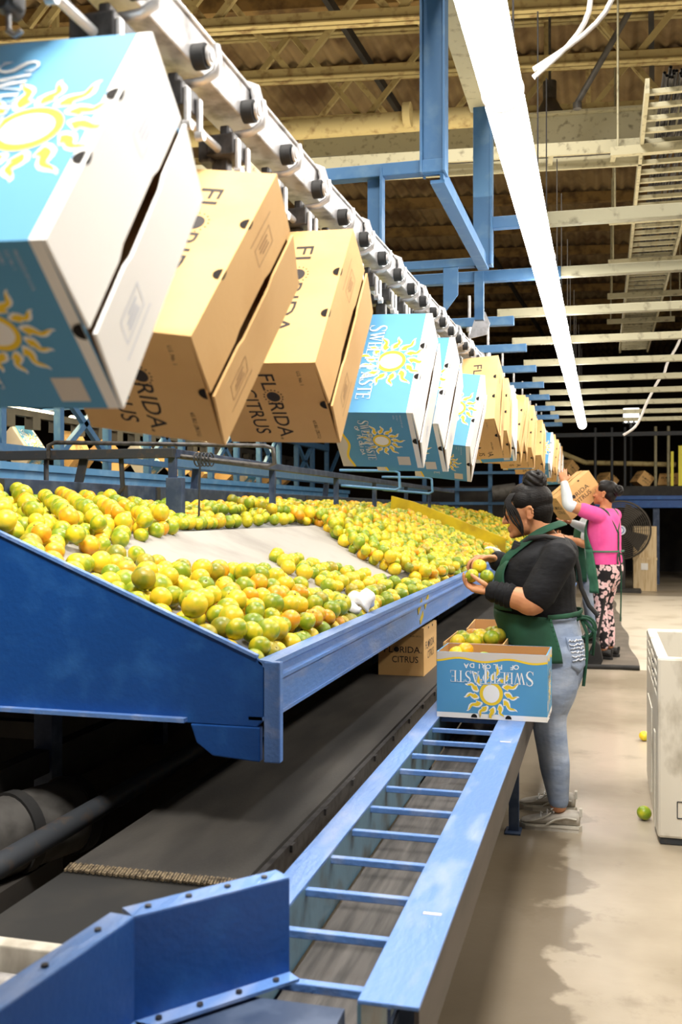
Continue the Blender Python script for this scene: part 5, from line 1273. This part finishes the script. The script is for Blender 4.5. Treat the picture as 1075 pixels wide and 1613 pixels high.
# second person: pink shirt, lifting a carton to the hanging row
S2 = [(.68, .01, .085, .11), (.76, .01, .125, .165), (.86, .01, .142, .182), (.96, .0, .138, .178), (1.06, -.01, .138, .178), (1.18, -.015, .142, .184), (1.28, -.01, .13, .185), (1.36, .0, .105, .178), (1.415, .005, .07, .12), (1.45, .0, .055, .065)]
P2 = dict(torso=S2, neck_z=1.46, head=(.0, 0, 1.585), pitch=.12, hyaw=.15, neck=(.0, 0, 1.41), chest=(-.02, 0, 1.30), hem=.90, waist=.96, skin=M['skin2'], shirt=M['pink'], pants=M['leggings'], bvox=.006, vox=.008,
          arms=[dict(s=(.01, -.18, 1.375), e=(-.192, -.363, 1.475), w=(-.237, -.364, 1.69), r=[.066, .060, .046, .043, .029], d=(-.25, .2, .9), n=(-.47, .88, 0), side=-1, curl=(20, 30, 25), sleeve=.5),
                dict(s=(.01, .18, 1.375), e=(-.22, .22, 1.20), w=(-.42, .10, 1.30), r=[.056, .052, .044, .042, .028], d=(-.75, .1, .1), n=(0, 0, 1), side=-1, curl=(5, 15, 12), sleeve=.62)],
          legs=[dict(p=[(.02, -.085, .86), (.01, -.09, .68), (.0, -.09, .50), (.02, -.09, .30), (.035, -.09, .10)], r=[.094, .086, .062, .058, .042]),
                dict(p=[(.01, .085, .86), (-.02, .09, .68), (-.04, .10, .50), (-.02, .11, .30), (.0, .11, .10)], r=[.094, .086, .062, .058, .042])])
t2, SS2, H2 = person('person in pink shirt and floral leggings lifting a tan carton overhead', (0.02, 9.95, .014), math.radians(-28), P2)
shoe(t2, (.115, -.09, 0), 0, [M['black'], M['black']]); shoe(t2, (.08, .11, 0), -.1, [M['black'], M['black']])
hairdo(t2, H2, M['hair'], (.115, 0, .04), .052, False)
fn2 = wrap(SS2, .02)
def skirt2(a, v, th):
    z = 1.05 - .42 * v; p = fn2(a * (1 + .12 * v), max(z, .74), th); p.z = z; return p
m = MB(); shell(m, skirt2, [-1.5 + 3.0 * i / 30 for i in range(31)], [i / 12 for i in range(13)], .005); ap2 = cloth(m, 'apron', M['green2'], t2)
m = MB(); shell(m, lambda a, v, th: fn2(a * (1 - .45 * v), 1.05 + .30 * v, th), [-1.5 + 3.0 * i / 20 for i in range(21)], [i / 10 for i in range(11)], .005); cloth(m, 'bib', M['green2'], ap2)
for sy in (-1, 1):
    m = MB(); limb(m, [(-.105, .10 * sy, 1.36), (-.07, .10 * sy, 1.42), (.0, .105 * sy, 1.445), (.07, .095 * sy, 1.41), (.115, .05 * sy, 1.30), (.128, .0, 1.22)], [.018] * 6, 6, 10, .3, (0, -1, 0)); cloth(m, 'back_strap', M['green'], ap2)
    m = MB(); m.tube([fn2(sy * q, 1.03, .008) for q in (1.5, 1.8, 2.1, 2.4, 2.75, 3.1)], .009, 8, 0, True, .4); cloth(m, 'waist_tie', M['green2'], ap2)
m = MB(); m.tube([(.138, 0, 1.22), (.14, 0, 1.12), (.138, .0, 1.03)], .009, 8); m.torus((.15, -.03, .96), .05, .007, (1, .3, 0), 18, 6, 0, .6); m.torus((.15, .03, .96), .05, .007, (1, -.3, 0), 18, 6, 0, .6); m.tube([(.145, .0, 1.03), (.155, .02, .85), (.15, .03, .60), (.15, .02, .36)], .008, 8, 0, True, .5); cloth(m, 'bow', M['green'], ap2)
for A in P2['arms']:
    e = V(A['e']); w = V(A['w']); s0 = e.lerp(V(A['s']), .18); m = MB(); limb(m, [s0, e, e.lerp(w, .4), w.lerp(e, .06)], [A['r'][2] + .008, A['r'][2] + .009, A['r'][3] + .008, A['r'][4] + .008], 6, 18); cloth(m, 'arm_sleeve', M['sleeve'], t2)
# third person, mostly hidden behind the second
S3 = [(z * .97, cx, rx, ry) for z, cx, rx, ry in S2]
P3 = dict(torso=S3, neck_z=1.415, head=(-.06, 0, 1.53), pitch=-.1, neck=(0, 0, 1.37), chest=(-.02, 0, 1.25), hem=.88, waist=.93, skin=M['skin'], shirt=M['sleeve'], pants=M['jeans'], bvox=.007, vox=.009,
          arms=[dict(s=(.01, -.18, 1.33), e=(-.03, -.25, 1.07), w=(-.24, -.22, 1.12), r=[.056, .052, .044, .042, .028], d=(-1, .1, .2), n=(0, .3, 1), side=1, sleeve=.75),
                dict(s=(.01, .18, 1.33), e=(-.03, .25, 1.07), w=(-.24, .18, 1.12), r=[.056, .052, .044, .042, .028], d=(-1, -.1, .2), n=(0, -.3, 1), side=-1, sleeve=.75)],
          legs=[dict(p=[V(p) * .97 for p in L['p']], r=L['r']) for L in P2['legs']])
t3, SS3, H3 = person('person in pale sleeves and green apron half hidden behind the pink shirted person', (-.13, 11.1, .014), math.radians(-5), P3)
shoe(t3, (.11, -.09, 0), 0, [M['black'], M['black']]); shoe(t3, (.08, .11, 0), 0, [M['black'], M['black']])
hairdo(t3, H3, M['hair'], (.10, 0, .05), .04, False)
fn3 = wrap(SS3, .02)
m = MB(); shell(m, lambda a, v, th: fn3(a, 1.28 - .62 * v if 1.28 - .62 * v > .75 else .75, th) + V(0, 0, min(0, 1.28 - .62 * v - .75)), [-1.4 + 2.8 * i / 30 for i in range(31)], [i / 12 for i in range(13)], .005); cloth(m, 'apron', M['green'], t3)
# carton held by the second person
hb = Matrix.Translation((-.275, 10.05, 1.582)) @ Matrix.Rotation(math.radians(28), 4, 'Z') @ Matrix.Rotation(math.radians(-38), 4, 'Y') @ Matrix.Rotation(math.radians(90), 4, 'Z') @ Matrix.Translation((-CW / 2, -CL / 2, -CH / 2))
new_carton('tan', hb, 'tan carton lifted up by the person in the pink shirt', 'cartons being handled')
